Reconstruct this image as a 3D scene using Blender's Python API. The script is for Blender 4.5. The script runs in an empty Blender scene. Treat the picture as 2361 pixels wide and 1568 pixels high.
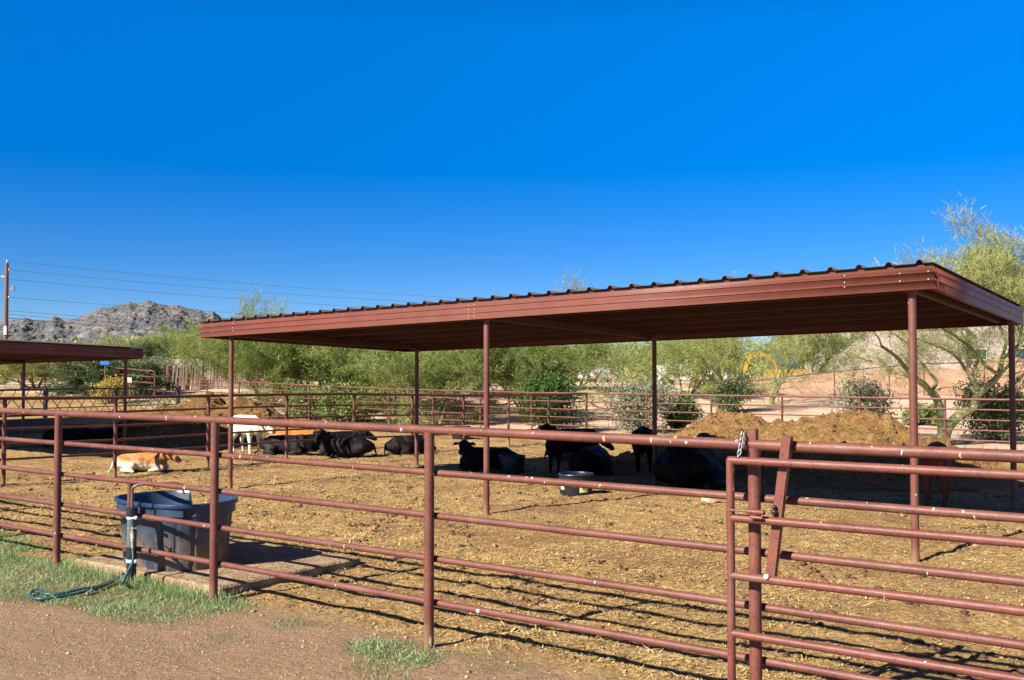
import bpy, math, random
import numpy as np
from mathutils import Vector, Matrix, Quaternion

random.seed(7)
RNG = np.random.default_rng(11)
scene = bpy.context.scene
COL = scene.collection

# ------------------------------------------------------------------ camera
FPX, CW, CH, HOR = 2280.0, 2361.0, 1568.0, 858.0
CAMH = 1.95
PITCH = math.atan((HOR - CH / 2) / FPX)
CP, SP = math.cos(PITCH), math.sin(PITCH)

def ray(u, v):
    x, y, z = (u - CW / 2), (CH / 2 - v), FPX
    return Vector((x, z * CP - y * SP, z * SP + y * CP))

def at(u, v, Y):
    d = ray(u, v)
    t = Y / d.y
    return Vector((d.x * t, Y, CAMH + d.z * t))

# ------------------------------------------------------------------ noise
def _hash(ix, iy, seed):
    with np.errstate(over='ignore'):
        h = (ix.astype(np.int64) * 374761393 + iy.astype(np.int64) * 668265263 + seed * 1442695041) & 0xFFFFFFFF
        h = ((h ^ (h >> 13)) * 1274126177) & 0xFFFFFFFF
        h = (h ^ (h >> 16)) & 0xFFFFFF
    return h / float(0xFFFFFF)

def vnoise(x, y, seed=0):
    x = np.asarray(x, float); y = np.asarray(y, float)
    ix = np.floor(x); iy = np.floor(y)
    fx = x - ix; fy = y - iy
    fx = fx * fx * (3 - 2 * fx); fy = fy * fy * (3 - 2 * fy)
    ix = ix.astype(np.int64); iy = iy.astype(np.int64)
    a = _hash(ix, iy, seed); b = _hash(ix + 1, iy, seed)
    c = _hash(ix, iy + 1, seed); d = _hash(ix + 1, iy + 1, seed)
    return (a + (b - a) * fx) * (1 - fy) + (c + (d - c) * fx) * fy

def fbm(x, y, seed=0, oct=4, gain=0.5):
    s = 0; amp = 1; tot = 0
    x = np.asarray(x, float); y = np.asarray(y, float)
    for i in range(oct):
        s = s + amp * (vnoise(x, y, seed + i * 17) - 0.5)
        tot += amp; amp *= gain
        x = x * 2.03 + 3.7; y = y * 2.03 + 1.3
    return s / tot * 2

def sstep(a, b, x):
    t = np.clip((np.asarray(x, float) - a) / (b - a), 0, 1)
    return t * t * (3 - 2 * t)

# ------------------------------------------------------------------ fence frame: s along the front fence (right +), d back into the pen
P0 = (-0.589, 7.07); AX = (0.809, -0.588); BX = (0.588, 0.809)
def F(s, d, z=0.0):
    return Vector((P0[0] + s * AX[0] + d * BX[0], P0[1] + s * AX[1] + d * BX[1], z))
def SD(X, Y):
    x = X - P0[0]; y = Y - P0[1]
    return x * AX[0] + y * AX[1], x * BX[0] + y * BX[1]
DBACK = 22.85

def gz(X, Y):
    """smooth terrain height"""
    X = np.asarray(X, float); Y = np.asarray(Y, float)
    s, d = SD(X, Y)
    z = -0.27 * sstep(9, 22, d) * (1 - 0.45 * sstep(-14, -28, s) * (s < 0))
    z = z - 0.06 * sstep(2, 6, d) * (1 - sstep(14, 22, d)) * (1 - sstep(-12.3, -11, s))
    z = z + 1.25 * sstep(38, 62, Y)
    return z
def gzf(X, Y): return float(gz(X, Y))

def G(u, v):
    d = ray(u, v)
    z = 0.0
    for i in range(12):
        t = (z - CAMH) / d.z
        z = gzf(d.x * t, d.y * t)
    t = (z - CAMH) / d.z
    return Vector((d.x * t, d.y * t, z))

# ------------------------------------------------------------------ mesh helpers
WLOC = {}
class MB:
    def __init__(self):
        self.v = []; self.f = []; self.m = []; self.mi = 0
    def add(self, vs, fs):
        n = len(self.v)
        self.v.extend([tuple(p) for p in vs])
        for f in fs:
            self.f.append(tuple(i + n for i in f)); self.m.append(self.mi)
    def tube(self, pts, rads, n=12, caps=True, sx=1.0, sz=1.0):
        pts = [Vector(p) for p in pts]
        if not hasattr(rads, '__len__'): rads = [rads] * len(pts)
        vs = []; fs = []
        prev = None
        for i, p in enumerate(pts):
            if i == 0: t = pts[1] - p
            elif i == len(pts) - 1: t = p - pts[i - 1]
            else: t = (pts[i + 1] - p).normalized() + (p - pts[i - 1]).normalized()
            if t.length < 1e-9: t = Vector((0, 0, 1))
            t.normalize()
            if prev is None:
                up = Vector((0, 0, 1)) if abs(t.z) < 0.95 else Vector((0, 1, 0))
                a = t.cross(up).normalized()
            else:
                a = (prev - t * prev.dot(t))
                if a.length < 1e-6:
                    a = t.orthogonal()
                a.normalize()
            prev = a
            b = t.cross(a).normalized()
            for k in range(n):
                an = 2 * math.pi * k / n
                vs.append(p + (a * math.cos(an) * sx + b * math.sin(an) * sz) * rads[i])
        for i in range(len(pts) - 1):
            for k in range(n):
                k2 = (k + 1) % n
                fs.append((i * n + k, i * n + k2, (i + 1) * n + k2, (i + 1) * n + k))
        if caps:
            fs.append(tuple(reversed(range(n))))
            fs.append(tuple(range((len(pts) - 1) * n, len(pts) * n)))
        self.add(vs, fs)
    def capsule(self, p0, r0, p1, r1, sx=1.0, sz=1.0, n=12):
        p0 = Vector(p0); p1 = Vector(p1)
        ax = (p1 - p0); L = ax.length
        ax = ax / L if L > 1e-6 else Vector((0, 0, 1))
        pts = []; rad = []
        for k in range(5):
            an = math.pi / 2 * (1 - k / 4)
            pts.append(p0 - ax * r0 * math.sin(an)); rad.append(max(r0 * math.cos(an), 0.002))
        for k in range(5):
            an = math.pi / 2 * (k / 4)
            pts.append(p1 + ax * r1 * math.sin(an)); rad.append(max(r1 * math.cos(an), 0.002))
        self.tube(pts, rad, n, True, sx, sz)
    def box(self, c, ex, ey, ez):
        """centre and three half-vectors"""
        c = Vector(c); ex = Vector(ex); ey = Vector(ey); ez = Vector(ez)
        vs = []
        for sx, sy, sz in ((-1,-1,-1),(1,-1,-1),(1,1,-1),(-1,1,-1),(-1,-1,1),(1,-1,1),(1,1,1),(-1,1,1)):
            vs.append(c + ex * sx + ey * sy + ez * sz)
        self.add(vs, [(0,3,2,1),(4,5,6,7),(0,1,5,4),(1,2,6,5),(2,3,7,6),(3,0,4,7)])
    def ball(self, c, r, n=8, sc=(1, 1, 1)):
        c = Vector(c); vs = [c + Vector((0, 0, r * sc[2]))]; fs = []
        m = n // 2
        for i in range(1, m):
            th = math.pi * i / m
            for k in range(n):
                ph = 2 * math.pi * k / n
                vs.append(c + Vector((r * sc[0] * math.sin(th) * math.cos(ph), r * sc[1] * math.sin(th) * math.sin(ph), r * sc[2] * math.cos(th))))
        vs.append(c - Vector((0, 0, r * sc[2])))
        for k in range(n):
            fs.append((0, 1 + k, 1 + (k + 1) % n))
            fs.append((len(vs) - 1, 1 + (m - 2) * n + (k + 1) % n, 1 + (m - 2) * n + k))
        for i in range(m - 2):
            for k in range(n):
                a = 1 + i * n + k; b = 1 + i * n + (k + 1) % n
                fs.append((a, a + n, b + n, b))
        self.add(vs, fs)
    def build(self, name, mats, parent=None, smooth=True, angle=40):
        me = bpy.data.meshes.new(name)
        off = WLOC.get(parent.name, Vector((0, 0, 0))) if parent else Vector((0, 0, 0))
        me.from_pydata([(x - off.x, y - off.y, z - off.z) for x, y, z in self.v], [], self.f)
        if not isinstance(mats, (list, tuple)): mats = [mats]
        for m in mats: me.materials.append(m)
        me.polygons.foreach_set('material_index', self.m)
        if smooth:
            me.polygons.foreach_set('use_smooth', [True] * len(self.f))
            me.update()
            me.set_sharp_from_angle(angle=math.radians(angle))
        me.update()
        o = bpy.data.objects.new(name, me)
        COL.objects.link(o)
        if parent: o.parent = parent
        WLOC[o.name] = off
        return o

def np_mesh(name, V, Fq, mats, parent=None, smooth=False, attrs=None):
    """quads from numpy arrays"""
    me = bpy.data.meshes.new(name)
    nv = len(V); nf, k = Fq.shape
    me.vertices.add(nv); me.vertices.foreach_set('co', np.ascontiguousarray(V, np.float32).ravel())
    me.loops.add(nf * k); me.loops.foreach_set('vertex_index', np.ascontiguousarray(Fq, np.int32).ravel())
    me.polygons.add(nf)
    me.polygons.foreach_set('loop_start', np.arange(0, nf * k, k, dtype=np.int32))
    me.polygons.foreach_set('loop_total', np.full(nf, k, np.int32))
    if smooth: me.polygons.foreach_set('use_smooth', np.ones(nf, bool))
    if not isinstance(mats, (list, tuple)): mats = [mats]
    for m in mats: me.materials.append(m)
    for an, av in (attrs or {}).items():
        a = me.attributes.new(an, 'FLOAT', 'POINT'); a.data.foreach_set('value', np.ascontiguousarray(av, np.float32))
    me.update(calc_edges=True); me.validate()
    o = bpy.data.objects.new(name, me); COL.objects.link(o)
    if parent: o.parent = parent
    WLOC[o.name] = WLOC.get(parent.name, Vector((0, 0, 0))) if parent else Vector((0, 0, 0))
    return o

def tag(o, label=None, cat=None, group=None, kind=None):
    if label: o['label'] = label
    if cat: o['category'] = cat
    if group: o['group'] = group
    if kind: o['kind'] = kind
    return o

def empty(name, loc=(0, 0, 0), label=None, cat=None, group=None):
    o = bpy.data.objects.new(name, None); COL.objects.link(o)
    o.empty_display_size = 0.2
    o.location = loc; WLOC[o.name] = Vector(loc)
    return tag(o, label, cat, group)

def copy_tree(root, label, group):
    r = root.copy(); COL.objects.link(r)
    r['label'] = label
    if group: r['group'] = group
    for ch in list(root.children):
        c = ch.copy(); COL.objects.link(c); c.parent = r
        for g in list(ch.children):
            k = g.copy(); COL.objects.link(k); k.parent = c
    return r

# ------------------------------------------------------------------ materials
def new_mat(name):
    m = bpy.data.materials.new(name); m.use_nodes = True
    nt = m.node_tree
    return m, nt, nt.nodes['Principled BSDF']

def N(nt, t, **kw):
    n = nt.nodes.new(t)
    for k, v in kw.items():
        if k in n.inputs.keys() if hasattr(n.inputs, 'keys') else False: n.inputs[k].default_value = v
        else: setattr(n, k, v)
    return n

def ramp(nt, fac, stops):
    r = nt.nodes.new('ShaderNodeValToRGB')
    el = r.color_ramp.elements
    while len(el) < len(stops): el.new(0.5)
    for e, (p, c) in zip(el, stops):
        e.position = p; e.color = (*c, 1) if len(c) == 3 else c
    nt.links.new(fac, r.inputs[0])
    return r.outputs[0]

def noise(nt, vec, scale, detail=4, rough=0.55, dist=0.0):
    n = nt.nodes.new('ShaderNodeTexNoise')
    n.inputs['Scale'].default_value = scale; n.inputs['Detail'].default_value = detail
    n.inputs['Roughness'].default_value = rough; n.inputs['Distortion'].default_value = dist
    if vec: nt.links.new(vec, n.inputs['Vector'])
    return n.outputs['Fac']

def mix(nt, fac, a, b, mode='MIX'):
    n = nt.nodes.new('ShaderNodeMix'); n.data_type = 'RGBA'; n.blend_type = mode
    for sock, val in ((n.inputs[0], fac), (n.inputs[6], a), (n.inputs[7], b)):
        if hasattr(val, 'links') or isinstance(val, bpy.types.NodeSocket): nt.links.new(val, sock)
        elif isinstance(val, (int, float)): sock.default_value = val
        else: sock.default_value = (*val, 1)
    return n.outputs[2]

def math_n(nt, op, a, b=None):
    n = nt.nodes.new('ShaderNodeMath'); n.operation = op
    for i, val in enumerate((a, b)):
        if val is None: continue
        if isinstance(val, bpy.types.NodeSocket): nt.links.new(val, n.inputs[i])
        else: n.inputs[i].default_value = val
    return n.outputs[0]

def pos(nt): return nt.nodes.new('ShaderNodeNewGeometry').outputs['Position']
def objc(nt): return nt.nodes.new('ShaderNodeTexCoord').outputs['Object']

def mapping(nt, vec, scale=(1, 1, 1), rot=(0, 0, 0)):
    n = nt.nodes.new('ShaderNodeMapping'); nt.links.new(vec, n.inputs[0])
    n.inputs['Scale'].default_value = scale; n.inputs['Rotation'].default_value = rot
    return n.outputs[0]

def bump(nt, bsdf, height, strength=0.3, dist=0.01):
    b = nt.nodes.new('ShaderNodeBump'); b.inputs['Strength'].default_value = strength
    b.inputs['Distance'].default_value = dist
    nt.links.new(height, b.inputs['Height']); nt.links.new(b.outputs[0], bsdf.inputs['Normal'])

def simple(name, c1, c2=None, scale=6, rough=0.7, metal=0.0, spec=0.4, bmp=0.0, bdist=0.01, coords='obj'):
    m, nt, b = new_mat(name)
    b.inputs['Roughness'].default_value = rough; b.inputs['Metallic'].default_value = metal
    b.inputs['Specular IOR Level'].default_value = spec
    if c2 is None:
        c2 = tuple(x * 0.75 for x in c1)
    vec = objc(nt) if coords == 'obj' else pos(nt)
    f = noise(nt, vec, scale, 5, 0.6)
    nt.links.new(ramp(nt, f, [(0.35, c2), (0.65, c1)]), b.inputs['Base Color'])
    if bmp: bump(nt, b, noise(nt, vec, scale * 3, 4), bmp, bdist)
    return m

def pipe_mat(name, c1, c2, chips=0.0, rough=0.50, wear=1.0):
    m, nt, b = new_mat(name)
    p = pos(nt)
    base = ramp(nt, noise(nt, p, 3.0, 5, 0.65), [(0.3, c2), (0.7, c1)])
    rust = ramp(nt, noise(nt, p, 14, 5, 0.7), [(0.54, (0, 0, 0)), (0.68, (0.9 * wear,) * 3)])
    col = mix(nt, rust, base, (0.17, 0.06, 0.03))
    dark = ramp(nt, noise(nt, p, 60, 3, 0.6), [(0.55, (0, 0, 0)), (0.68, (0.75 * wear,) * 3)])
    col = mix(nt, dark, col, (0.055, 0.02, 0.017))
    rr = math_n(nt, 'ADD', math_n(nt, 'MULTIPLY', noise(nt, p, 20, 3), 0.25), rough - 0.1)
    if chips:
        # bird droppings and paint chips: sparse pale streaks running down the pipe
        nz = nt.nodes.new('ShaderNodeTexNoise'); nz.inputs['Scale'].default_value = 55
        nt.links.new(p, nz.inputs['Vector'])
        off = nt.nodes.new('ShaderNodeVectorMath'); off.operation = 'MULTIPLY_ADD'
        nt.links.new(nz.outputs['Color'], off.inputs[0]); off.inputs[1].default_value = (0.03, 0.03, 0.03); nt.links.new(p, off.inputs[2])
        for sc, thr, dd, colr in ((9.0, 1 - chips * 0.6, 0.085, (0.78, 0.74, 0.68)), (15.0, 1 - chips, 0.085, (0.72, 0.42, 0.26)), (26.0, 1 - chips * 0.9, 0.10, (0.75, 0.68, 0.6))):
            v = nt.nodes.new('ShaderNodeTexVoronoi'); v.inputs['Scale'].default_value = sc
            nt.links.new(mapping(nt, off.outputs[0], (1, 1, 0.30)), v.inputs['Vector'])
            rc = nt.nodes.new('ShaderNodeSeparateColor'); nt.links.new(v.outputs['Color'], rc.inputs[0])
            sel = math_n(nt, 'GREATER_THAN', rc.outputs[0], thr)
            near = ramp(nt, v.outputs['Distance'], [(dd, (1, 1, 1)), (dd + 0.04, (0, 0, 0))])
            f = nt.nodes.new('ShaderNodeMix'); f.data_type = 'RGBA'; f.blend_type = 'MULTIPLY'; f.inputs[0].default_value = 1
            nt.links.new(near, f.inputs[6]); nt.links.new(sel, f.inputs[7])
            col = mix(nt, f.outputs[2], col, colr)
    sz = nt.nodes.new('ShaderNodeSeparateXYZ'); nt.links.new(p, sz.inputs[0])
    low = ramp(nt, math_n(nt, 'ADD', sz.outputs[2], math_n(nt, 'MULTIPLY', noise(nt, p, 18, 5, 0.7), 0.22)), [(0.09, (0.75, 0.75, 0.75)), (0.30, (0, 0, 0))])
    col = mix(nt, low, col, (0.25, 0.15, 0.075))
    fade = ramp(nt, noise(nt, p, 1.3, 6, 0.7), [(0.5, (0, 0, 0)), (0.75, (0.45 * wear,) * 3)])
    col = mix(nt, fade, col, (0.22, 0.12, 0.095))
    nt.links.new(col, b.inputs['Base Color'])
    nt.links.new(rr, b.inputs['Roughness'])
    b.inputs['Specular IOR Level'].default_value = 0.36
    bump(nt, b, math_n(nt, 'ADD', noise(nt, p, 90, 3), math_n(nt, 'MULTIPLY', noise(nt, p, 12, 3), 2.0)), 0.16, 0.004)
    return m

M = {}
M['pipe'] = pipe_mat('rusty_red_pipe', (0.172, 0.058, 0.037), (0.09, 0.029, 0.021), chips=0.25)
M['pipe_plain'] = pipe_mat('bare_red_pipe', (0.165, 0.058, 0.040), (0.095, 0.032, 0.025), chips=0.06)
M['pipe_far'] = pipe_mat('old_red_pipe', (0.155, 0.05, 0.036), (0.10, 0.032, 0.026), chips=0.04)
M['gate'] = pipe_mat('gate_red_pipe', (0.170, 0.052, 0.036), (0.105, 0.031, 0.024), chips=0.10, rough=0.48)
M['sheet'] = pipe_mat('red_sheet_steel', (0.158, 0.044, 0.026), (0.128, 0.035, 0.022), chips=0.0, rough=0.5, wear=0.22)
M['under'] = pipe_mat('shade_darkened_red_steel', (0.055, 0.013, 0.008), (0.04, 0.010, 0.007), chips=0.0, rough=0.55, wear=0.15)  # sheet red with the shade beneath the roof put into its colour
M['roof_top'] = simple('faded_roof_sheet', (0.34, 0.27, 0.22), (0.26, 0.2, 0.16), 3, 0.5)
M['screw'] = simple('galvanised_screw', (0.8, 0.8, 0.78), (0.6, 0.6, 0.6), 10, 0.4)
M['steel'] = simple('galvanised_steel', (0.27, 0.29, 0.29), (0.17, 0.18, 0.18), 30, 0.4, 0.8)
M['dark_steel'] = simple('dark_feeder_steel', (0.045, 0.05, 0.055), (0.03, 0.032, 0.035), 10, 0.5)
M['concrete'] = simple('dirty_concrete', (0.34, 0.255, 0.165), (0.20, 0.12, 0.06), 7.5, 0.95, 0, 0.2, 0.9, 0.03)
M['bunk'] = simple('grey_concrete', (0.13, 0.125, 0.12), (0.09, 0.085, 0.08), 2, 0.9, 0, 0.2, 0.4, 0.02)
M['pvc'] = simple('grey_green_plastic_pipe', (0.10, 0.13, 0.125), (0.075, 0.1, 0.1), 12, 0.45)
M['black_pvc'] = simple('black_plastic_pipe', (0.02, 0.022, 0.025), (0.014, 0.015, 0.018), 12, 0.4)
M['hose'] = simple('teal_hose_rubber', (0.02, 0.085, 0.105), (0.015, 0.06, 0.075), 20, 0.4)
M['copper'] = simple('brown_pipe', (0.2, 0.12, 0.09), (0.13, 0.08, 0.065), 20, 0.45, 0.3)
M['brass'] = simple('old_brass', (0.55, 0.48, 0.36), (0.4, 0.36, 0.28), 30, 0.4, 0.5)
M['rock'] = simple('pale_rock', (0.5, 0.37, 0.2), (0.36, 0.25, 0.13), 14, 0.9, 0, 0.2, 0.6, 0.01)
M['wood'] = simple('weathered_pole_wood', (0.20, 0.10, 0.055), (0.12, 0.062, 0.035), 9, 0.85)
M['stick'] = simple('pale_dry_sticks', (0.42, 0.33, 0.25), (0.28, 0.2, 0.15), 9, 0.9)
M['wire'] = simple('dull_aluminium_wire', (0.10, 0.11, 0.13), (0.08, 0.085, 0.1), 9, 0.6)
M['yellow'] = simple('yellow_machine_paint', (0.46, 0.25, 0.03), (0.36, 0.19, 0.025), 3, 0.5)
M['glass'] = simple('dark_teal_glass', (0.02, 0.075, 0.085), (0.015, 0.05, 0.06), 3, 0.12, 0, 0.6)
M['white'] = simple('white_paint', (0.8, 0.8, 0.78), (0.7, 0.7, 0.69), 3, 0.45)
M['rubber'] = simple('dark_rubber', (0.02, 0.02, 0.02), (0.03, 0.03, 0.03), 10, 0.8)
M['stucco'] = simple('tan_stucco', (0.44, 0.365, 0.315), (0.39, 0.32, 0.275), 1.5, 0.9, 0, 0.2)
M['roof_tile'] = simple('brown_roof', (0.30, 0.2, 0.14), (0.24, 0.15, 0.1), 2, 0.9)
M['red_light'] = simple('red_lamp_cover', (0.6, 0.05, 0.03), None, 4, 0.3)
M['blue'] = simple('bright_blue_board', (0.02, 0.16, 0.6), (0.02, 0.12, 0.5), 3, 0.4)
M['sign_face'] = simple('red_and_white_sign', (0.45, 0.12, 0.1), (0.7, 0.62, 0.58), 9, 0.6)
M['label_white'] = simple('white_label', (0.75, 0.74, 0.68), (0.55, 0.52, 0.45), 18, 0.7)
M['label_yellow'] = simple('yellow_label', (0.72, 0.60, 0.22), (0.68, 0.55, 0.2), 8, 0.7)
M['ink'] = simple('dark_label_print', (0.03, 0.02, 0.01), None, 8, 0.7)
M['black_tub'] = simple('black_plastic_tub', (0.012, 0.013, 0.017), (0.008, 0.009, 0.011), 8, 0.42)
M['blue_tub'] = simple('blue_plastic_rim', (0.012, 0.028, 0.085), (0.008, 0.016, 0.05), 8, 0.4)
M['saguaro'] = simple('saguaro_skin', (0.16, 0.19, 0.1), (0.11, 0.13, 0.07), 6, 0.9)

def tank_mat():
    m, nt, b = new_mat('blue_black_tank_plastic')
    p = objc(nt)
    base = ramp(nt, noise(nt, p, 4, 6, 0.7), [(0.25, (0.010, 0.018, 0.034)), (0.75, (0.033, 0.056, 0.10))])
    # dried mud splashed low on the tank side
    sx = nt.nodes.new('ShaderNodeSeparateXYZ'); nt.links.new(p, sx.inputs[0])
    low = ramp(nt, sx.outputs[2], [(0.05, (1, 1, 1)), (0.42, (0, 0, 0))])
    ms = ramp(nt, noise(nt, p, 3.2, 7, 0.75), [(0.42, (0, 0, 0)), (0.6, (0.9, 0.9, 0.9))])
    f = mix(nt, 1.0, low, ms, 'MULTIPLY')
    col = mix(nt, f, base, (0.26, 0.135, 0.05))
    dust = ramp(nt, noise(nt, p, 22, 5, 0.8), [(0.5, (0, 0, 0)), (0.8, (0.35, 0.35, 0.35))])
    col = mix(nt, dust, col, (0.11, 0.105, 0.10))
    nt.links.new(col, b.inputs['Base Color'])
    b.inputs['Roughness'].default_value = 0.42
    return m
M['tank'] = tank_mat()
M['tank_rim'] = simple('tank_rim_plastic', (0.022, 0.05, 0.12), (0.012, 0.02, 0.045), 5, 0.3, 0, 0.5)

def water_mat():
    m, nt, b = new_mat('trough_water')
    b.inputs['Base Color'].default_value = (0.03, 0.05, 0.05, 1)
    b.inputs['Roughness'].default_value = 0.05
    bump(nt, b, noise(nt, pos(nt), 9, 3), 0.15, 0.01)
    return m
M['water'] = water_mat()

def leaf_mat(name, stops, trans=0.25):
    m, nt, b = new_mat(name)
    g = nt.nodes.new('ShaderNodeNewGeometry')
    oi = nt.nodes.new('ShaderNodeObjectInfo')
    f = math_n(nt, 'ADD', math_n(nt, 'MULTIPLY', g.outputs['Random Per Island'], 0.55), math_n(nt, 'MULTIPLY', noise(nt, g.outputs['Position'], 0.9, 3), 0.5))
    f = math_n(nt, 'ADD', f, math_n(nt, 'MULTIPLY', math_n(nt, 'SUBTRACT', oi.outputs['Random'], 0.5), 0.30))
    col = ramp(nt, f, stops)
    b.inputs['Roughness'].default_value = 0.6
    b.inputs['Specular IOR Level'].default_value = 0.25
    nt.links.new(col, b.inputs['Base Color'])
    tr = nt.nodes.new('ShaderNodeBsdfTranslucent'); nt.links.new(col, tr.inputs[0])
    ms = nt.nodes.new('ShaderNodeMixShader'); ms.inputs[0].default_value = trans
    nt.links.new(b.outputs[0], ms.inputs[1]); nt.links.new(tr.outputs[0], ms.inputs[2])
    nt.links.new(ms.outputs[0], nt.nodes['Material Output'].inputs[0])
    return m
M['pv_leaf'] = leaf_mat('palo_verde_leaf', [(0.15, (0.105, 0.145, 0.035)), (0.5, (0.23, 0.285, 0.075)), (0.85, (0.41, 0.44, 0.14))], 0.45)
M['pv_leaf_gold'] = leaf_mat('golden_green_leaf', [(0.15, (0.15, 0.185, 0.06)), (0.5, (0.26, 0.30, 0.10)), (0.85, (0.43, 0.43, 0.17))], 0.45)
M['mesquite_leaf'] = leaf_mat('mesquite_leaf', [(0.15, (0.045, 0.075, 0.027)), (0.5, (0.095, 0.14, 0.052)), (0.85, (0.18, 0.23, 0.09))])
M['bush_leaf'] = leaf_mat('glossy_bush_leaf', [(0.15, (0.025, 0.065, 0.012)), (0.5, (0.055, 0.12, 0.02)), (0.85, (0.13, 0.22, 0.045))])
M['grey_leaf'] = leaf_mat('grey_green_leaf', [(0.15, (0.09, 0.11, 0.065)), (0.5, (0.18, 0.20, 0.12)), (0.85, (0.30, 0.31, 0.20))])
M['yellow_leaf'] = leaf_mat('yellow_leaf', [(0.15, (0.2, 0.16, 0.03)), (0.5, (0.36, 0.27, 0.05)), (0.85, (0.46, 0.36, 0.1))])
M['weed_leaf'] = leaf_mat('weed_leaf', [(0.15, (0.08, 0.13, 0.03)), (0.5, (0.14, 0.21, 0.05)), (0.85, (0.27, 0.3, 0.1))])
M['grass'] = leaf_mat('lawn_grass', [(0.1, (0.09, 0.16, 0.05)), (0.45, (0.19, 0.295, 0.105)), (0.75, (0.32, 0.40, 0.19)), (0.95, (0.52, 0.46, 0.28))], 0.3)
M['straw'] = leaf_mat('dry_straw', [(0.1, (0.22, 0.125, 0.04)), (0.5, (0.47, 0.315, 0.11)), (0.9, (0.75, 0.58, 0.28))], 0.1)
M['clod'] = leaf_mat('dirt_clod', [(0.1, (0.06, 0.032, 0.016)), (0.5, (0.20, 0.11, 0.045)), (0.9, (0.44, 0.28, 0.12))], 0.0)
M['dung'] = leaf_mat('dried_dung', [(0.1, (0.035, 0.02, 0.012)), (0.5, (0.085, 0.048, 0.026)), (0.9, (0.17, 0.10, 0.05))], 0.0)
M['pebble'] = leaf_mat('gravel_grain', [(0.1, (0.12, 0.07, 0.042)), (0.5, (0.28, 0.17, 0.10)), (0.9, (0.5, 0.36, 0.25))], 0.0)
M['bark'] = simple('green_bark', (0.24, 0.25, 0.10), (0.13, 0.13, 0.055), 5, 0.8)
M['bark_dark'] = simple('dark_bark', (0.085, 0.06, 0.04), (0.05, 0.035, 0.025), 5, 0.9)

def coat(name, kind):
    m, nt, b = new_mat(name)
    p = objc(nt)
    hair = noise(nt, mapping(nt, p, (1, 4, 4)), 14, 5, 0.7)
    if kind == 'black':
        col = ramp(nt, hair, [(0.3, (0.002, 0.002, 0.0025)), (0.75, (0.006, 0.0055, 0.0055))])
    elif kind == 'dusty':
        d = ramp(nt, noise(nt, p, 3.0, 5, 0.7), [(0.48, (0, 0, 0)), (0.7, (1, 1, 1))])
        col = mix(nt, d, ramp(nt, hair, [(0.3, (0.0025, 0.0025, 0.003)), (0.75, (0.008, 0.007, 0.007))]), (0.045, 0.034, 0.033))
    elif kind == 'cream':
        col = ramp(nt, noise(nt, p, 3.5, 5, 0.6), [(0.35, (0.62, 0.50, 0.31)), (0.6, (0.78, 0.72, 0.58))])
    elif kind == 'orange':
        col = ramp(nt, noise(nt, p, 5, 5, 0.7), [(0.3, (0.26, 0.085, 0.02)), (0.7, (0.46, 0.19, 0.05))])
    elif kind == 'red':
        col = ramp(nt, hair, [(0.3, (0.12, 0.03, 0.014)), (0.75, (0.2, 0.06, 0.03))])
    elif kind == 'brown':
        col = ramp(nt, noise(nt, p, 4, 5, 0.7), [(0.3, (0.06, 0.035, 0.028)), (0.7, (0.18, 0.12, 0.10))])
    elif kind == 'pied':
        sx = nt.nodes.new('ShaderNodeSeparateXYZ'); nt.links.new(p, sx.inputs[0])
        nz = noise(nt, p, 1.9, 6, 0.6)
        h = math_n(nt, 'ADD', sx.outputs[2], math_n(nt, 'MULTIPLY', math_n(nt, 'SUBTRACT', nz, 0.5), 0.22))
        h = math_n(nt, 'ADD', h, math_n(nt, 'MULTIPLY', sx.outputs[0], 0.12))
        f = ramp(nt, h, [(0.27, (0, 0, 0)), (0.42, (1, 1, 1))])
        br = ramp(nt, noise(nt, p, 9, 5, 0.7), [(0.3, (0.25, 0.095, 0.03)), (0.7, (0.5, 0.25, 0.09))])
        wh = ramp(nt, noise(nt, p, 7, 5, 0.7), [(0.3, (0.45, 0.34, 0.2)), (0.6, (0.74, 0.66, 0.52))])
        col = mix(nt, f, wh, br)
    nt.links.new(col, b.inputs['Base Color'])
    b.inputs['Roughness'].default_value = 0.65
    b.inputs['Specular IOR Level'].default_value = 0.12
    bump(nt, b, hair, 0.3, 0.012)
    return m
COATS = {k: coat('coat_' + k, k) for k in ('black', 'dusty', 'cream', 'orange', 'red', 'brown', 'pied')}
M['eye'] = simple('dark_eye', (0.01, 0.01, 0.01), (0.02, 0.01, 0.01), 4, 0.5, 0, 0.2)
M['nose'] = simple('damp_nose', (0.035, 0.026, 0.026), (0.02, 0.016, 0.016), 20, 0.35)
M['hoof'] = simple('horn', (0.03, 0.025, 0.02), None, 10, 0.5)

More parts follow.
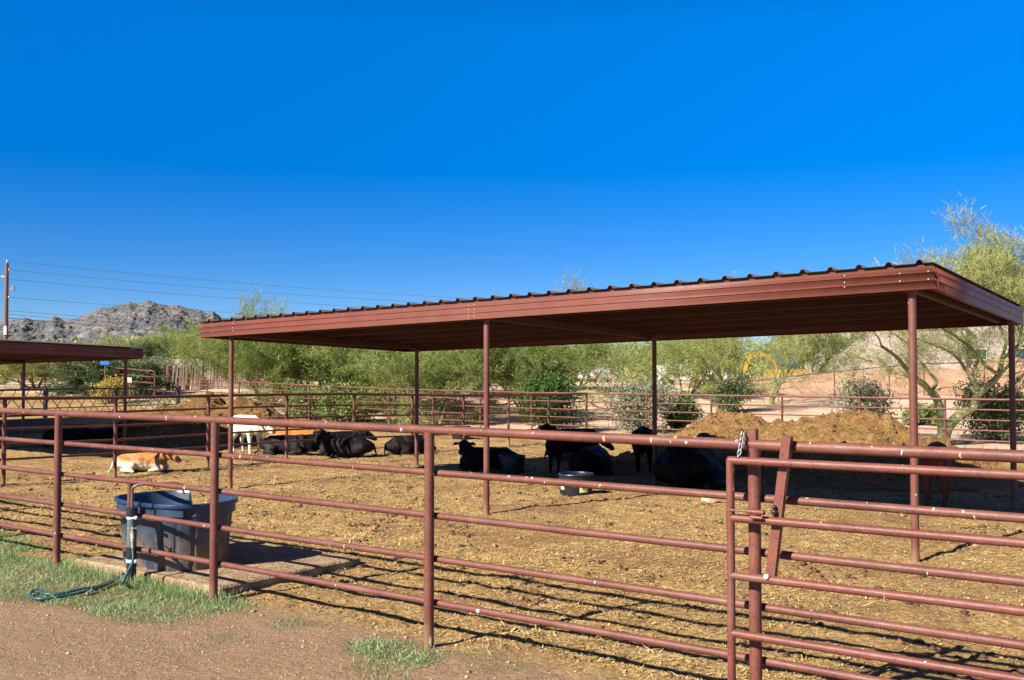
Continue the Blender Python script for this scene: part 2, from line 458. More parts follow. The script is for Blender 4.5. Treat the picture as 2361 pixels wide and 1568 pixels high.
# ------------------------------------------------------------------ ground
def pathf_dark(nt, p):
    return ramp(nt, noise(nt, p, 16, 6, 0.75), [(0.38, (0.07, 0.038, 0.018)), (0.5, (0.20, 0.112, 0.05)), (0.64, (0.37, 0.22, 0.10))])
def ground_mat():
    m, nt, b = new_mat('ranch_dirt')
    p = pos(nt)
    def attr(n):
        a = nt.nodes.new('ShaderNodeAttribute'); a.attribute_name = n
        return a.outputs['Fac']
    big = noise(nt, p, 0.35, 5, 0.6)
    mid = noise(nt, p, 3.0, 6, 0.7)
    fine = noise(nt, p, 22, 6, 0.75)
    pen = ramp(nt, mid, [(0.34, (0.16, 0.086, 0.034)), (0.5, (0.37, 0.225, 0.085)), (0.64, (0.57, 0.385, 0.155))])
    gold = ramp(nt, fine, [(0.37, (0.08, 0.042, 0.017)), (0.5, (0.38, 0.235, 0.085)), (0.63, (0.76, 0.56, 0.27))])
    pen = mix(nt, 0.62, pen, gold)
    wet = ramp(nt, noise(nt, p, 0.55, 7, 0.72), [(0.48, (0, 0, 0)), (0.62, (0.8, 0.8, 0.8))])
    pen = mix(nt, wet, pen, mix(nt, 0.5, (0.235, 0.132, 0.058), pathf_dark(nt, p)))
    dung = ramp(nt, noise(nt, p, 5.5, 4, 0.55), [(0.66, (0, 0, 0)), (0.73, (0.8, 0.8, 0.8))])
    pen = mix(nt, dung, pen, (0.10, 0.055, 0.028))
    pathc = ramp(nt, mid, [(0.3, (0.285, 0.175, 0.10)), (0.7, (0.405, 0.265, 0.157))])
    pathf = ramp(nt, fine, [(0.34, (0.15, 0.088, 0.05)), (0.5, (0.31, 0.195, 0.112)), (0.68, (0.48, 0.335, 0.21))])
    path = mix(nt, 0.5, pathc, pathf)
    grey = ramp(nt, big, [(0.45, (0, 0, 0)), (0.65, (0.5, 0.5, 0.5))])
    path = mix(nt, grey, path, (0.29, 0.205, 0.135))
    sandc = ramp(nt, noise(nt, p, 0.5, 6, 0.65), [(0.3, (0.47, 0.28, 0.17)), (0.5, (0.60, 0.42, 0.29)), (0.7, (0.68, 0.54, 0.41))])
    col = mix(nt, attr('pen'), path, pen)
    col = mix(nt, attr('sand'), col, sandc)
    gm = mix(nt, 1.0, attr('lawn'), ramp(nt, fine, [(0.35, (0, 0, 0)), (0.6, (1, 1, 1))]), 'MULTIPLY')
    col = mix(nt, gm, col, (0.10, 0.12, 0.05))
    nt.links.new(col, b.inputs['Base Color'])
    b.inputs['Roughness'].default_value = 0.95; b.inputs['Specular IOR Level'].default_value = 0.15
    h = math_n(nt, 'ADD', math_n(nt, 'MULTIPLY', noise(nt, p, 9, 6, 0.75), 1.0), math_n(nt, 'MULTIPLY', fine, 0.6))
    bump(nt, b, h, 1.0, 0.06)
    return m

def axis(parts):
    out = []
    for a, b, st in parts:
        n = max(1, int(round((b - a) / st)))
        out.extend(np.linspace(a, b, n, endpoint=False))
    return out
def lawn_mask(s, d, X, Y):
    n = fbm(X * 1.3, Y * 1.3, 91, 3)
    a = np.exp(-(((s + 4.2) / 2.4) ** 4 + ((d + 0.36 - 0.05 * (s + 4.2)) / 0.62) ** 4))
    b_ = np.exp(-(((s + 7.6) / 1.6) ** 4 + ((d + 0.1) / 0.95) ** 4))
    c_ = np.exp(-(((s + 0.12) / 0.55) ** 2 + ((d + 0.22) / 0.30) ** 2)) * 0.9
    e_ = np.exp(-(((s + 1.25) / 0.4) ** 2 + ((d + 0.05) / 0.12) ** 2)) * 0.55
    m = np.maximum.reduce([a, b_, c_, e_])
    sp = np.clip(fbm(X * 2.2, Y * 2.2, 95, 3) * 3 - 0.75, 0, 0.5) * np.exp(-((d + 0.35) / 0.5) ** 2) * (s > -2.5)
    return np.maximum(np.clip((m + n * 0.45 - 0.32) * 3.0, 0, 1) * (m > 0.05), sp)
def rough_z(X, Y):
    s, d = SD(X, Y)
    pen = sstep(-0.15, 0.5, d) * (1 - sstep(DBACK + 0.3, DBACK + 1.5, d))
    zz = 0.030 * fbm(X * 0.6, Y * 0.6, 3, 3) + pen * (0.030 * fbm(X * 2.2, Y * 2.2, 5, 3) + 0.022 * fbm(X * 6.5, Y * 6.5, 9, 3))
    zz = zz + (1 - pen) * 0.010 * fbm(X * 5, Y * 5, 21, 3)
    return zz * (1 - sstep(45, 90, Y))
ys = axis([(-40, 0, 4), (0, 4, 0.5), (4, 13, 0.032), (13, 22, 0.05), (22, 34, 0.1), (34, 64, 0.45), (64, 140, 3), (140, 600, 40), (600, 5200, 400)]) + [5200]
xs = axis([(-5200, -600, 400), (-600, -100, 25), (-100, -25, 2), (-25, -10, 0.18), (-10, -6, 0.07), (-6, 6, 0.04), (6, 10, 0.07), (10, 25, 0.18), (25, 100, 2), (100, 600, 25), (600, 5200, 400)]) + [5200]
XX, YY = np.meshgrid(np.array(xs), np.array(ys))
SS, DD = SD(XX, YY)
ZZ = gz(XX, YY) + rough_z(XX, YY)
pen_m = sstep(-0.25, 0.35, DD + 0.25 * fbm(XX * 1.5, YY * 1.5, 31, 3)) * (1 - sstep(DBACK - 0.3, DBACK + 0.6, DD + 0.5 * fbm(XX * 0.9, YY * 0.9, 33, 3)))
sand_m = sstep(DBACK - 0.4, DBACK + 0.6, DD + 0.5 * fbm(XX * 0.9, YY * 0.9, 33, 3))
ny, nx = XX.shape
idx = np.arange(ny * nx).reshape(ny, nx)
Fq = np.stack([idx[:-1, :-1], idx[:-1, 1:], idx[1:, 1:], idx[1:, :-1]], -1).reshape(-1, 4)
ground = np_mesh('ground', np.stack([XX, YY, ZZ], -1).reshape(-1, 3), Fq, ground_mat(), None, True,
                 {'pen': pen_m.ravel(), 'sand': sand_m.ravel(), 'lawn': lawn_mask(SS, DD, XX, YY).ravel()})
tag(ground, 'brown trampled dirt of the cattle pens and path', None, None, 'structure')

# ---- loose litter on the ground (uncountable)
def quads(P, D_, L, W, up, bend=0.0):
    """slivers: centre line P..P+D*L with half width along side vectors"""
    n = len(P)
    side = np.cross(D_, up); side /= (np.linalg.norm(side, axis=1, keepdims=True) + 1e-9)
    a = P - side * W[:, None]; b_ = P + side * W[:, None]
    c_ = P + D_ * L[:, None] + side * W[:, None] * 0.5; d_ = P + D_ * L[:, None] - side * W[:, None] * 0.5
    V = np.stack([a, b_, c_, d_], 1).reshape(-1, 3)
    Fq = np.arange(4 * n).reshape(n, 4)
    return V, Fq
def rand_dir(n, flat=1.0):
    v = RNG.normal(size=(n, 3)); v[:, 2] *= flat
    return v / np.linalg.norm(v, axis=1, keepdims=True)
def gsurf(X, Y): return gz(X, Y) + rough_z(X, Y)

def litter():
    n = 90000
    s = RNG.uniform(-10, 6.5, n); d = 0.3 + RNG.power(0.8, n) * 12
    X = P0[0] + s * AX[0] + d * BX[0]; Y = P0[1] + s * AX[1] + d * BX[1]
    dens = 0.08 + 0.92 * sstep(-0.2, 0.35, fbm(X * 0.6, Y * 0.6, 55, 4) + 0.22 * sstep(1.5, 4, d) - 0.08)
    keep = RNG.uniform(size=n) < dens
    X = X[keep]; Y = Y[keep]; n = len(X)
    P = np.stack([X, Y, gsurf(X, Y) + RNG.uniform(0.004, 0.02, n)], 1)
    D_ = rand_dir(n, 0.15)
    L = RNG.uniform(0.015, 0.055, n) + (RNG.uniform(size=n) < 0.04) * RNG.uniform(0.03, 0.13, n)
    W = RNG.uniform(0.0015, 0.0045, n) * (1 + 0.06 * Y)
    V, Fq = quads(P, D_, L, W, np.tile([0, 0, 1.0], (n, 1)))
    o = np_mesh('straw_litter', V, Fq, M['straw'])
    tag(o, 'loose golden straw scattered over the trampled pen floor', 'straw', None, 'stuff')
litter()

def lumps(name, X, Y, r, mat, squash=0.6):
    n = len(X)
    base = np.array([[1,0,0],[-1,0,0],[0,1,0],[0,-1,0],[0,0,1],[0,0,-1]], float)
    tri = np.array([[0,2,4],[2,1,4],[1,3,4],[3,0,4],[2,0,5],[1,2,5],[3,1,5],[0,3,5]])
    V = base[None] * RNG.uniform(0.6, 1.25, (n, 6, 1)) * r[:, None, None]
    V[:, :, 2] *= squash
    an = RNG.uniform(0, 6.28, n); c, s_ = np.cos(an), np.sin(an)
    x = V[:, :, 0] * c[:, None] - V[:, :, 1] * s_[:, None]; y = V[:, :, 0] * s_[:, None] + V[:, :, 1] * c[:, None]
    V[:, :, 0] = x + X[:, None]; V[:, :, 1] = y + Y[:, None]
    V[:, :, 2] += (gsurf(X, Y) + r * squash * 0.25)[:, None]
    Fq = (tri[None] + 6 * np.arange(n)[:, None, None]).reshape(-1, 3)
    return np_mesh(name, V.reshape(-1, 3), Fq, mat)
def clods():
    n = 42000
    s = RNG.uniform(-15, 7, n); d = 0.25 + RNG.power(0.8, n) * 16
    X = P0[0] + s * AX[0] + d * BX[0]; Y = P0[1] + s * AX[1] + d * BX[1]
    r = 0.007 + 0.015 * RNG.power(0.45, n) + (RNG.uniform(size=n) < 0.02) * RNG.uniform(0.01, 0.04, n)
    o = lumps('dirt_clods', X, Y, r, M['clod'])
    tag(o, 'crumbled clods of dry dung and dirt across the pens', 'clods', None, 'stuff')
    n = 420
    s = RNG.uniform(-14, 6, n); d = 1.2 + RNG.power(0.8, n) * 14
    cx_ = np.repeat(P0[0] + s * AX[0] + d * BX[0], 7); cy_ = np.repeat(P0[1] + s * AX[1] + d * BX[1], 7)
    X = cx_ + RNG.normal(size=n * 7) * 0.055; Y = cy_ + RNG.normal(size=n * 7) * 0.055
    o = lumps('dung_pats', X, Y, RNG.uniform(0.015, 0.05, n * 7), M['dung'], 0.5)
    tag(o, 'dark dried dung pats scattered over the pen floor', 'dung', None, 'stuff')
    n = 9000
    s = RNG.uniform(-8, 3, n); d = -RNG.power(1.2, n) * 3.2 + 0.3
    X = P0[0] + s * AX[0] + d * BX[0]; Y = P0[1] + s * AX[1] + d * BX[1]
    k = Y > 3.5; X = X[k]; Y = Y[k]
    r = 0.004 + 0.008 * RNG.power(0.4, len(X)) + (RNG.uniform(size=len(X)) < 0.012) * RNG.uniform(0.006, 0.02, len(X))
    o = lumps('path_gravel', X, Y, r, M['pebble'])
    tag(o, 'fine reddish gravel grains on the dirt path', 'gravel', None, 'stuff')
clods()

def grass():
    n = 170000
    s = RNG.uniform(-10, 1, n); d = RNG.uniform(-1.5, 0.9, n)
    X = P0[0] + s * AX[0] + d * BX[0]; Y = P0[1] + s * AX[1] + d * BX[1]
    m = lawn_mask(s, d, X, Y)
    # keep off the trough slab
    on = (s > -4.78) & (s < -2.46) & (d > 0.1)
    keep = (RNG.uniform(size=n) < m * (0.25 + 0.55 * sstep(-0.3, 0.4, fbm(X * 3, Y * 3, 92, 3)))) & ~on
    X = X[keep]; Y = Y[keep]; mm = m[keep]; n = len(X)
    P = np.stack([X, Y, gsurf(X, Y) - 0.004], 1)
    s, d = SD(X, Y); edge = (d > -0.16) & (s > -5.0) & (s < -2.2)
    D_ = rand_dir(n, 1.0); D_[:, 2] = np.abs(D_[:, 2]) * 0.8 + 0.35 + 0.4 * edge
    D_ /= np.linalg.norm(D_, axis=1, keepdims=True)
    L = RNG.uniform(0.018, 0.06, n) * (0.6 + 0.4 * mm) + (RNG.uniform(size=n) < 0.02) * 0.06 + edge * RNG.uniform(0, 0.075, n)
    W = RNG.uniform(0.0016, 0.0034, n)
    V, Fq = quads(P, D_, L, W, rand_dir(n))
    o = np_mesh('grass', V, Fq, M['grass'])
    tag(o, 'short patchy green grass along the foot of the front fence', 'grass', None, 'stuff')
grass()

# ------------------------------------------------------------------ pipe fences
def rail_h(k): return 1.54 - 0.308 * k
H_PEN = (1.505, 1.235, 0.965, 0.695, 0.425)
def pipe_run(mb, p0, p1, r, n=12, step=2.0, sag=0.004):
    p0 = Vector(p0); p1 = Vector(p1)
    k = max(1, int((p1 - p0).length / step))
    pts = []
    for i in range(k + 1):
        p = p0.lerp(p1, i / k)
        if 0 < i < k: p += Vector((random.uniform(-sag, sag), random.uniform(-sag, sag), random.uniform(-sag, sag)))
        pts.append(p)
    mb.tube(pts, r, n)

def fence(name, label, posts, rails, mat, rp, rt, rr, back, hts=None, plain=None):
    """posts: list of (s,d). rails follow them; back = vector pushing lower rails behind the posts"""
    root = empty(name, F(*posts[0], gzf(*F(*posts[0]).xy)), label, 'fence', None)
    pp = [F(s, d) for s, d in posts]
    for p in pp: p.z = gzf(p.x, p.y)
    for i, p in enumerate(pp):
        mb = MB()
        mb.tube([p + Vector((0, 0, -0.15)), p + Vector((0, 0, (hts[0] if hts else 1.54) - rt * 0.6))], rp, 14)
        mb.build('post', mat, root)
    for k in range(rails):
        mb = MB()
        h = hts[k] if hts else rail_h(k); r = rt if k == 0 else rr
        o = Vector((0, 0, 0)) if k == 0 else back
        pts = []
        for i, p in enumerate(pp):
            pts.append(p + o + Vector((0, 0, h + random.uniform(-0.004, 0.004))))
        mb.tube(pts, r, 14)
        mb.build('rail', plain if plain and k > 1 else mat, root)
    return root

bv = Vector((BX[0], BX[1], 0)); av = Vector((AX[0], AX[1], 0))
front_posts = [(-12.88 + 0.0, 0), (-9.85, 0), (-7.38, 0), (-4.90, 0), (-2.415, 0), (0, 0), (2.43, 0), (4.9, 0), (7.4, 0)]
ff = fence('pipe_fence', 'red pipe fence nearest the camera with pale splashes on its rails', front_posts, 5, M['pipe'], 0.036, 0.032, 0.024, bv * 0.058, plain=M['pipe_plain'])
# short stub between two rails behind the water riser
mb = MB(); q = F(-3.74, 0.058)
mb.tube([q + Vector((0, 0, rail_h(3) + 0.02)), q + Vector((0, 0, rail_h(2) - 0.02))], 0.026, 12); mb.build('stub', M['pipe'], ff)
# plate on top of the latch post
mb = MB(); q = F(2.43, 0)
mb.box(q - av * 0.012 + Vector((0, 0, 1.585)), av * 0.03, bv * 0.022, Vector((0, 0, 0.04))); mb.build('post_plate', M['pipe'], ff)

mid_posts = [(-12.88, 1.35 + 2.15 * i) for i in range(10)] + [(-12.80, DBACK)]
fence('pipe_fence', 'red pipe fence dividing the two pens, running away from the camera beside the resting calf', mid_posts, 5, M['pipe_far'], 0.036, 0.032, 0.022, av * -0.055, H_PEN)
back_posts = [(-12.80 + 2.245 * k, DBACK) for k in range(-10, 10)]
fence('pipe_fence', 'red pipe fence along the far side of the pens, in front of the desert trees', back_posts, 5, M['pipe_far'], 0.034, 0.03, 0.021, bv * -0.052, H_PEN)
left_posts = [(-39.2 - 2.6 * k, DBACK + 1.5) for k in range(0, 9)]
fence('pipe_fence', 'short far red pipe fence behind the feed panel on the left', left_posts, 4, M['pipe_far'], 0.04, 0.035, 0.026, bv * -0.055)

# ---- gate with its brace and latch
GO = -0.115
def GP(s, z, o=GO): return F(s, o, z)
gate = empty('pipe_gate', GP(2.35, 0), 'red pipe gate hung in front of the near fence with a slanting brace bar', 'gate')
gs0, gs1 = 2.335, 5.75
gtop0, gtop1 = 1.452, 1.475
mb = MB()
mb.tube([GP(gs0, 0.10), GP(gs0, gtop0)], 0.0235, 14); mb.ball(GP(gs0, gtop0), 0.0238, 12); mb.build('upright', M['gate'], gate)
mb = MB(); mb.tube([GP(gs1, 0.10), GP(gs1, gtop1)], 0.0235, 14); mb.build('upright', M['gate'], gate)
for k in range(5):
    mb = MB(); dz = -0.322 * k
    mb.tube([GP(gs0, gtop0 + dz), GP((gs0 + gs1) / 2, (gtop0 + gtop1) / 2 + dz - 0.004), GP(gs1, gtop1 + dz)], 0.0235, 14)
    mb.build('rail', M['gate'], gate)
mb = MB()
pt = at(1817, 1005, 1); 
def on_off(u, v, o):
    d = ray(u, v); c = Vector((0, 0, CAMH))
    n = bv; p = F(0, o)
    t = (p - c).dot(n) / d.dot(n)
    return c + d * t
b1 = on_off(1816, 1006, -0.062); b0 = on_off(1778, 1330, -0.062)
ax_ = (b1 - b0).normalized(); sd = ax_.cross(bv).normalized()
mb.box((b0 + b1) / 2, sd * 0.0255, bv * 0.022, ax_ * ((b1 - b0).length / 2)); mb.build('brace_bar', M['gate'], gate, smooth=False)
lp = on_off(1722, 1179, -0.115 - 0.045)
mb = MB(); mb.tube([lp - av * 0.105, lp + av * 0.0], 0.006, 8); mb.tube([lp + av * 0.0, lp + av * 0.10], 0.014, 10)
mb.tube([lp + av * 0.02 + Vector((0, 0, -0.03)), lp + av * 0.09 + Vector((0, 0, -0.03))], 0.009, 8); lat = mb.build('latch', M['gate'], gate)
mb = MB(); kb = on_off(1785, 1181, -0.10); mb.ball(kb, 0.018, 10); mb.ball(kb + Vector((0, 0, 0.028)), 0.013, 10); mb.build('knob', M['black_pvc'], lat)
mb = MB(); mb.ball(on_off(1767, 1330, -0.14), 0.0155, 10); mb.build('bolt_cap', M['white'], gate)
# chain over the post top
mb = MB()
c0 = F(2.43 - 0.045, -0.052, 1.615); c1 = GP(gs0 + 0.055, 1.475, -0.125)
nl = 9
for i in range(nl):
    p = c0.lerp(c1, (i + 0.5) / nl); t = (c1 - c0).normalized()
    a = (av if i % 2 else bv); L = 0.019
    pts = []
    for k in range(13):
        an = 2 * math.pi * k / 12
        pts.append(p + t * math.cos(an) * L + a * math.sin(an) * 0.0105)
    mb.tube(pts, 0.0036, 6)
tag(mb.build('chain', M['steel']), 'galvanised chain hanging from the latch post onto the gate', 'chain')

# ------------------------------------------------------------------ shade shelters
def shelter(label, s0, s1, d0, d1, rows_s, rows_d, zfun, fh=0.26, purlins=6):
    root = empty('shade_shelter', F(s1, d0, 0), label, 'shelter')
    zt = lambda s, d: zfun(s, d) + fh
    # corrugated roof
    mb = MB(); prof = []
    s = s0 - 0.0
    per = 0.305
    k = 0
    while s < s1:
        for ds, h in ((0.0, 0.0), (0.222, 0.0), (0.248, 0.037), (0.279, 0.037)):
            if s + ds < s1: prof.append((s + ds, h))
        s += per
    prof.append((s1, 0.0))
    dd = np.linspace(d0 - 0.012, d1 + 0.015, 4)
    vs = []; fs = []
    for d in dd:
        for (s, h) in prof: vs.append(F(s, d, zt(s, d) + h + 0.012))
    n = len(prof)
    for i in range(3):
        for j in range(n - 1): fs.append((i * n + j, i * n + j + 1, (i + 1) * n + j + 1, (i + 1) * n + j))
    mb.add(vs, fs)
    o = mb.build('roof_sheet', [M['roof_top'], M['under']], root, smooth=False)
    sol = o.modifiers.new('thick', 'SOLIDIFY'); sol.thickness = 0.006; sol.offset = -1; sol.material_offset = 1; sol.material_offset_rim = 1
    # fascias with pressed beads
    beads = [(0.0, 0.004), (0.0, 0.0), (0.004, 0.0), (0.082, 0.0), (0.086, 0.010), (0.098, 0.010), (0.102, 0.0), (0.166, 0.0), (0.170, 0.010), (0.182, 0.010), (0.186, 0.0), (fh - 0.03, 0.0), (fh - 0.03, -0.02)]
    beads = [(z, o_) for z, o_ in beads if z <= fh]
    def fascia(pa, pb, out, name='fascia'):
        (sa, da), (sb, db) = pa, pb
        mb = MB(); K = 3
        vs = []; fs = []
        prof2 = [(0.0, -0.05)] + beads[1:]
        for i in range(K + 1):
            t = i / K; s_ = sa + (sb - sa) * t; d_ = da + (db - da) * t
            for z, o_ in prof2: vs.append(F(s_, d_, zfun(s_, d_) + z) + out * o_)
        n = len(prof2)
        for i in range(K):
            for j in range(n - 1): fs.append((i * n + j, (i + 1) * n + j, (i + 1) * n + j + 1, i * n + j + 1))
        mb.add(vs, fs)
        Lf = math.hypot(sb - sa, db - da)
        mb.mi = 1
        pos_ = [(0.05, (0.1, 0.18)), (0.33, (0.1, 0.18)), (0.9, (0.08, 0.13, 0.2)), (Lf / 2 - 0.05, (0.04, 0.09, 0.14, 0.2)), (Lf / 2 + 0.05, (0.04, 0.09, 0.14, 0.2)), (Lf - 0.9, (0.08, 0.13, 0.2)), (Lf - 0.33, (0.1, 0.18)), (Lf - 0.05, (0.1, 0.18))]
        for l, zs in pos_:
            t = l / Lf; s_ = sa + (sb - sa) * t; d_ = da + (db - da) * t
            for z in zs: mb.ball(F(s_, d_, zfun(s_, d_) + z) + out * 0.006, 0.007, 6)
        o = mb.build('fascia', [M['sheet'], M['screw']], root, angle=25)
        so = o.modifiers.new('thick', 'SOLIDIFY'); so.thickness = 0.004
        return o
    fascia((s0, d0), (s1, d0), -bv); fascia((s1, d0), (s1, d1), av)
    fascia((s0, d0), (s0, d1), -av); fascia((s0, d1), (s1, d1), bv)
    # purlins along the length (with a small lip that catches light)
    for i in range(purlins):
        d = d0 + 0.03 + (d1 - d0 - 0.06) * i / (purlins - 1)
        mb = MB()
        a = F(s0 + 0.01, d, zt(s0, d) - 0.005); b_ = F(s1 - 0.01, d, zt(s1, d) - 0.005)
        L = (b_ - a); c = (a + b_) / 2; L2 = L / 2
        mb.box(c + Vector((0, 0, -0.075)), L2, bv * 0.002, Vector((0, 0, 0.075)))
        mb.box(c + Vector((0, 0, -0.152)) + bv * 0.028, L2, bv * 0.03, Vector((0, 0, 0.002)))
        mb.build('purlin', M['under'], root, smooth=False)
    # beams and posts
    for sr in rows_s:
        mb = MB()
        a = F(sr, rows_d[0] - 0.02, zt(sr, rows_d[0]) - 0.162 - 0.05); b_ = F(sr, rows_d[-1] + 0.02, zt(sr, rows_d[-1]) - 0.162 - 0.05)
        mb.box((a + b_) / 2, (b_ - a) / 2, av * 0.03, Vector((0, 0, 0.045)))
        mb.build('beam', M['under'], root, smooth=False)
        for dr in rows_d:
            mb = MB(); p = F(sr + (0.015 * (sr + 9.12) if dr > 10 else 0.0), dr); g = gzf(p.x, p.y)
            mb.tube([p + Vector((0, 0, g - 0.2)), p + Vector((0, 0, zt(sr, dr) - 0.25))], 0.041, 16)
            mb.box(p + Vector((0, 0, zt(sr, dr) - 0.255)), av * 0.06, bv * 0.06, Vector((0, 0, 0.005)))
            mb.build('post', M['pipe_far'], root)
    return root
z_main = lambda s, d: 2.80 + 0.0211 * (s - 2.2) - 0.030 * (d - 5.28)
shelter('open sided cattle shelter with red sheet metal roof covering the middle pen', -9.79, 2.2, 5.28, 10.6, (-9.12, -3.65, 1.95), (5.43, 10.17), z_main)
z_left = lambda s, d: 2.29 + 0.016 * (s + 17.5) - 0.028 * (d - 9.26)
shelter('open sided cattle shelter at the left edge, its purple-shaded roof end turned to the camera', -29.2, -17.5, 4.3, 9.3, (-28.4, -22.9, -17.95), (4.5, 9.1), z_left)

# ------------------------------------------------------------------ trough, slab, water riser, hose
mb = MB()
cs = [(-4.74, 0.115), (-2.50, 0.115), (-2.50, 1.85), (-4.74, 1.85)]
vs = []; fs = []
K = 18
ring = []
for i in range(4):
    a, b_ = cs[i], cs[(i + 1) % 4]
    for k in range(K):
        t = k / K
        j = 0.012 if 0 < k else 0.03
        ring.append((a[0] + (b_[0] - a[0]) * t + random.uniform(-j, j), a[1] + (b_[1] - a[1]) * t + random.uniform(-j, j)))
n = len(ring)
for z, sh in ((-0.1, 0.0), (0.07, 0.0), (0.085, 0.02)):
    for (s, d) in ring:
        cx, cy = -3.62, 0.98
        f = 1 - sh / 1.1
        vs.append(F(cx + (s - cx) * f, cy + (d - cy) * f, z + (random.uniform(-0.004, 0.004) if z > 0 else 0)))
for r_ in range(2):
    for k in range(n): fs.append((r_ * n + k, r_ * n + (k + 1) % n, (r_ + 1) * n + (k + 1) % n, (r_ + 1) * n + k))
fs.append(tuple(range(2 * n, 3 * n)))
mb.add(vs, fs)
tag(mb.build('concrete_slab', M['concrete'], None, True, 25), 'dirt-strewn concrete slab under the water trough', 'slab')

def trough():
    c = F(-3.80, 0.60); root = empty('water_trough', (c.x, c.y, 0.085), 'large blue-black plastic stock tank standing on the concrete slab behind the front fence', 'trough')
    A, B, H = 0.665, 0.46, 0.63
    n = 96
    def ringpt(t, f, z):
        # rounded oval (superellipse)
        ct, st = math.cos(t), math.sin(t)
        e = 2 / 2.6
        x = A * f * math.copysign(abs(ct) ** e, ct); y = B * f * math.copysign(abs(st) ** e, st)
        return c + av * x + bv * y + Vector((0, 0, 0.086 + z))
    def notch(t):
        # piece missing from the far rim
        tt = math.degrees(t) % 360
        return 0.17 * (1.0 if 91 < tt < 113 else 0.0)
    mb = MB(); vs = []; fs = []
    prof = [(0.80, 0.0), (0.83, 0.0), (0.845, 0.10), (0.86, 0.20), (0.885, 0.38), (0.905, 0.50), (0.905, 0.505), (0.955, 0.515), (0.955, H - 0.03)]
    rows = []
    for f, z in prof:
        for k in range(n):
            t = 2 * math.pi * k / n
            ff_, zz = f, z
            # moulded ribs and recesses round the side
            w = (math.degrees(t) % 24)
            if 0.03 < z < 0.5 and w < 3.5: ff_ -= 0.03
            if z >= 0.505 and math.sin(t) < -0.3 and (math.degrees(t) % 48) > 36: ff_ -= 0.055
            zz = min(zz, H - notch(t)) if z > 0.4 else zz
            vs.append(ringpt(t, ff_, zz))
    m = len(prof)
    for i in range(m - 1):
        for k in range(n):
            fs.append((i * n + k, i * n + (k + 1) % n, (i + 1) * n + (k + 1) % n, (i + 1) * n + k))
    fs.append(tuple(reversed(range(n))))
    mb.add(vs, fs)
    mb.build('tank_wall', M['tank'], root, True, 30)
    # inner wall
    mb = MB(); vs = []; fs = []
    prof = [(0.93, H - 0.015), (0.87, 0.45), (0.82, 0.05)]
    for f, z in prof:
        for k in range(n):
            t = 2 * math.pi * k / n
            vs.append(ringpt(t, f, min(z, H - notch(t)) if z > 0.4 else z))
    for i in range(2):
        for k in range(n): fs.append((i * n + (k + 1) % n, i * n + k, (i + 1) * n + k, (i + 1) * n + (k + 1) % n))
    fs.append(tuple(range(2 * n, 3 * n)))
    mb.add(vs, fs); mb.build('inner_wall', M['tank'], root, True, 30)
    # rolled rim
    mb = MB(); vs = []; fs = []
    prof = [(0.955, H - 0.03), (0.99, H - 0.035), (1.0, H - 0.018), (0.99, H), (0.945, H + 0.003), (0.93, H - 0.015)]
    for f, z in prof:
        for k in range(n):
            t = 2 * math.pi * k / n
            vs.append(ringpt(t, f, z - notch(t)))
    for i in range(len(prof) - 1):
        for k in range(n): fs.append((i * n + k, i * n + (k + 1) % n, (i + 1) * n + (k + 1) % n, (i + 1) * n + k))
    mb.add(vs, fs); mb.build('rim', M['tank_rim'], root, True, 50)
    mb = MB(); vs = [ringpt(2 * math.pi * k / n, 0.868, 0.43) for k in range(n)]
    mb.add(vs, [tuple(range(n))]); mb.build('water', M['water'], root, False)
trough()

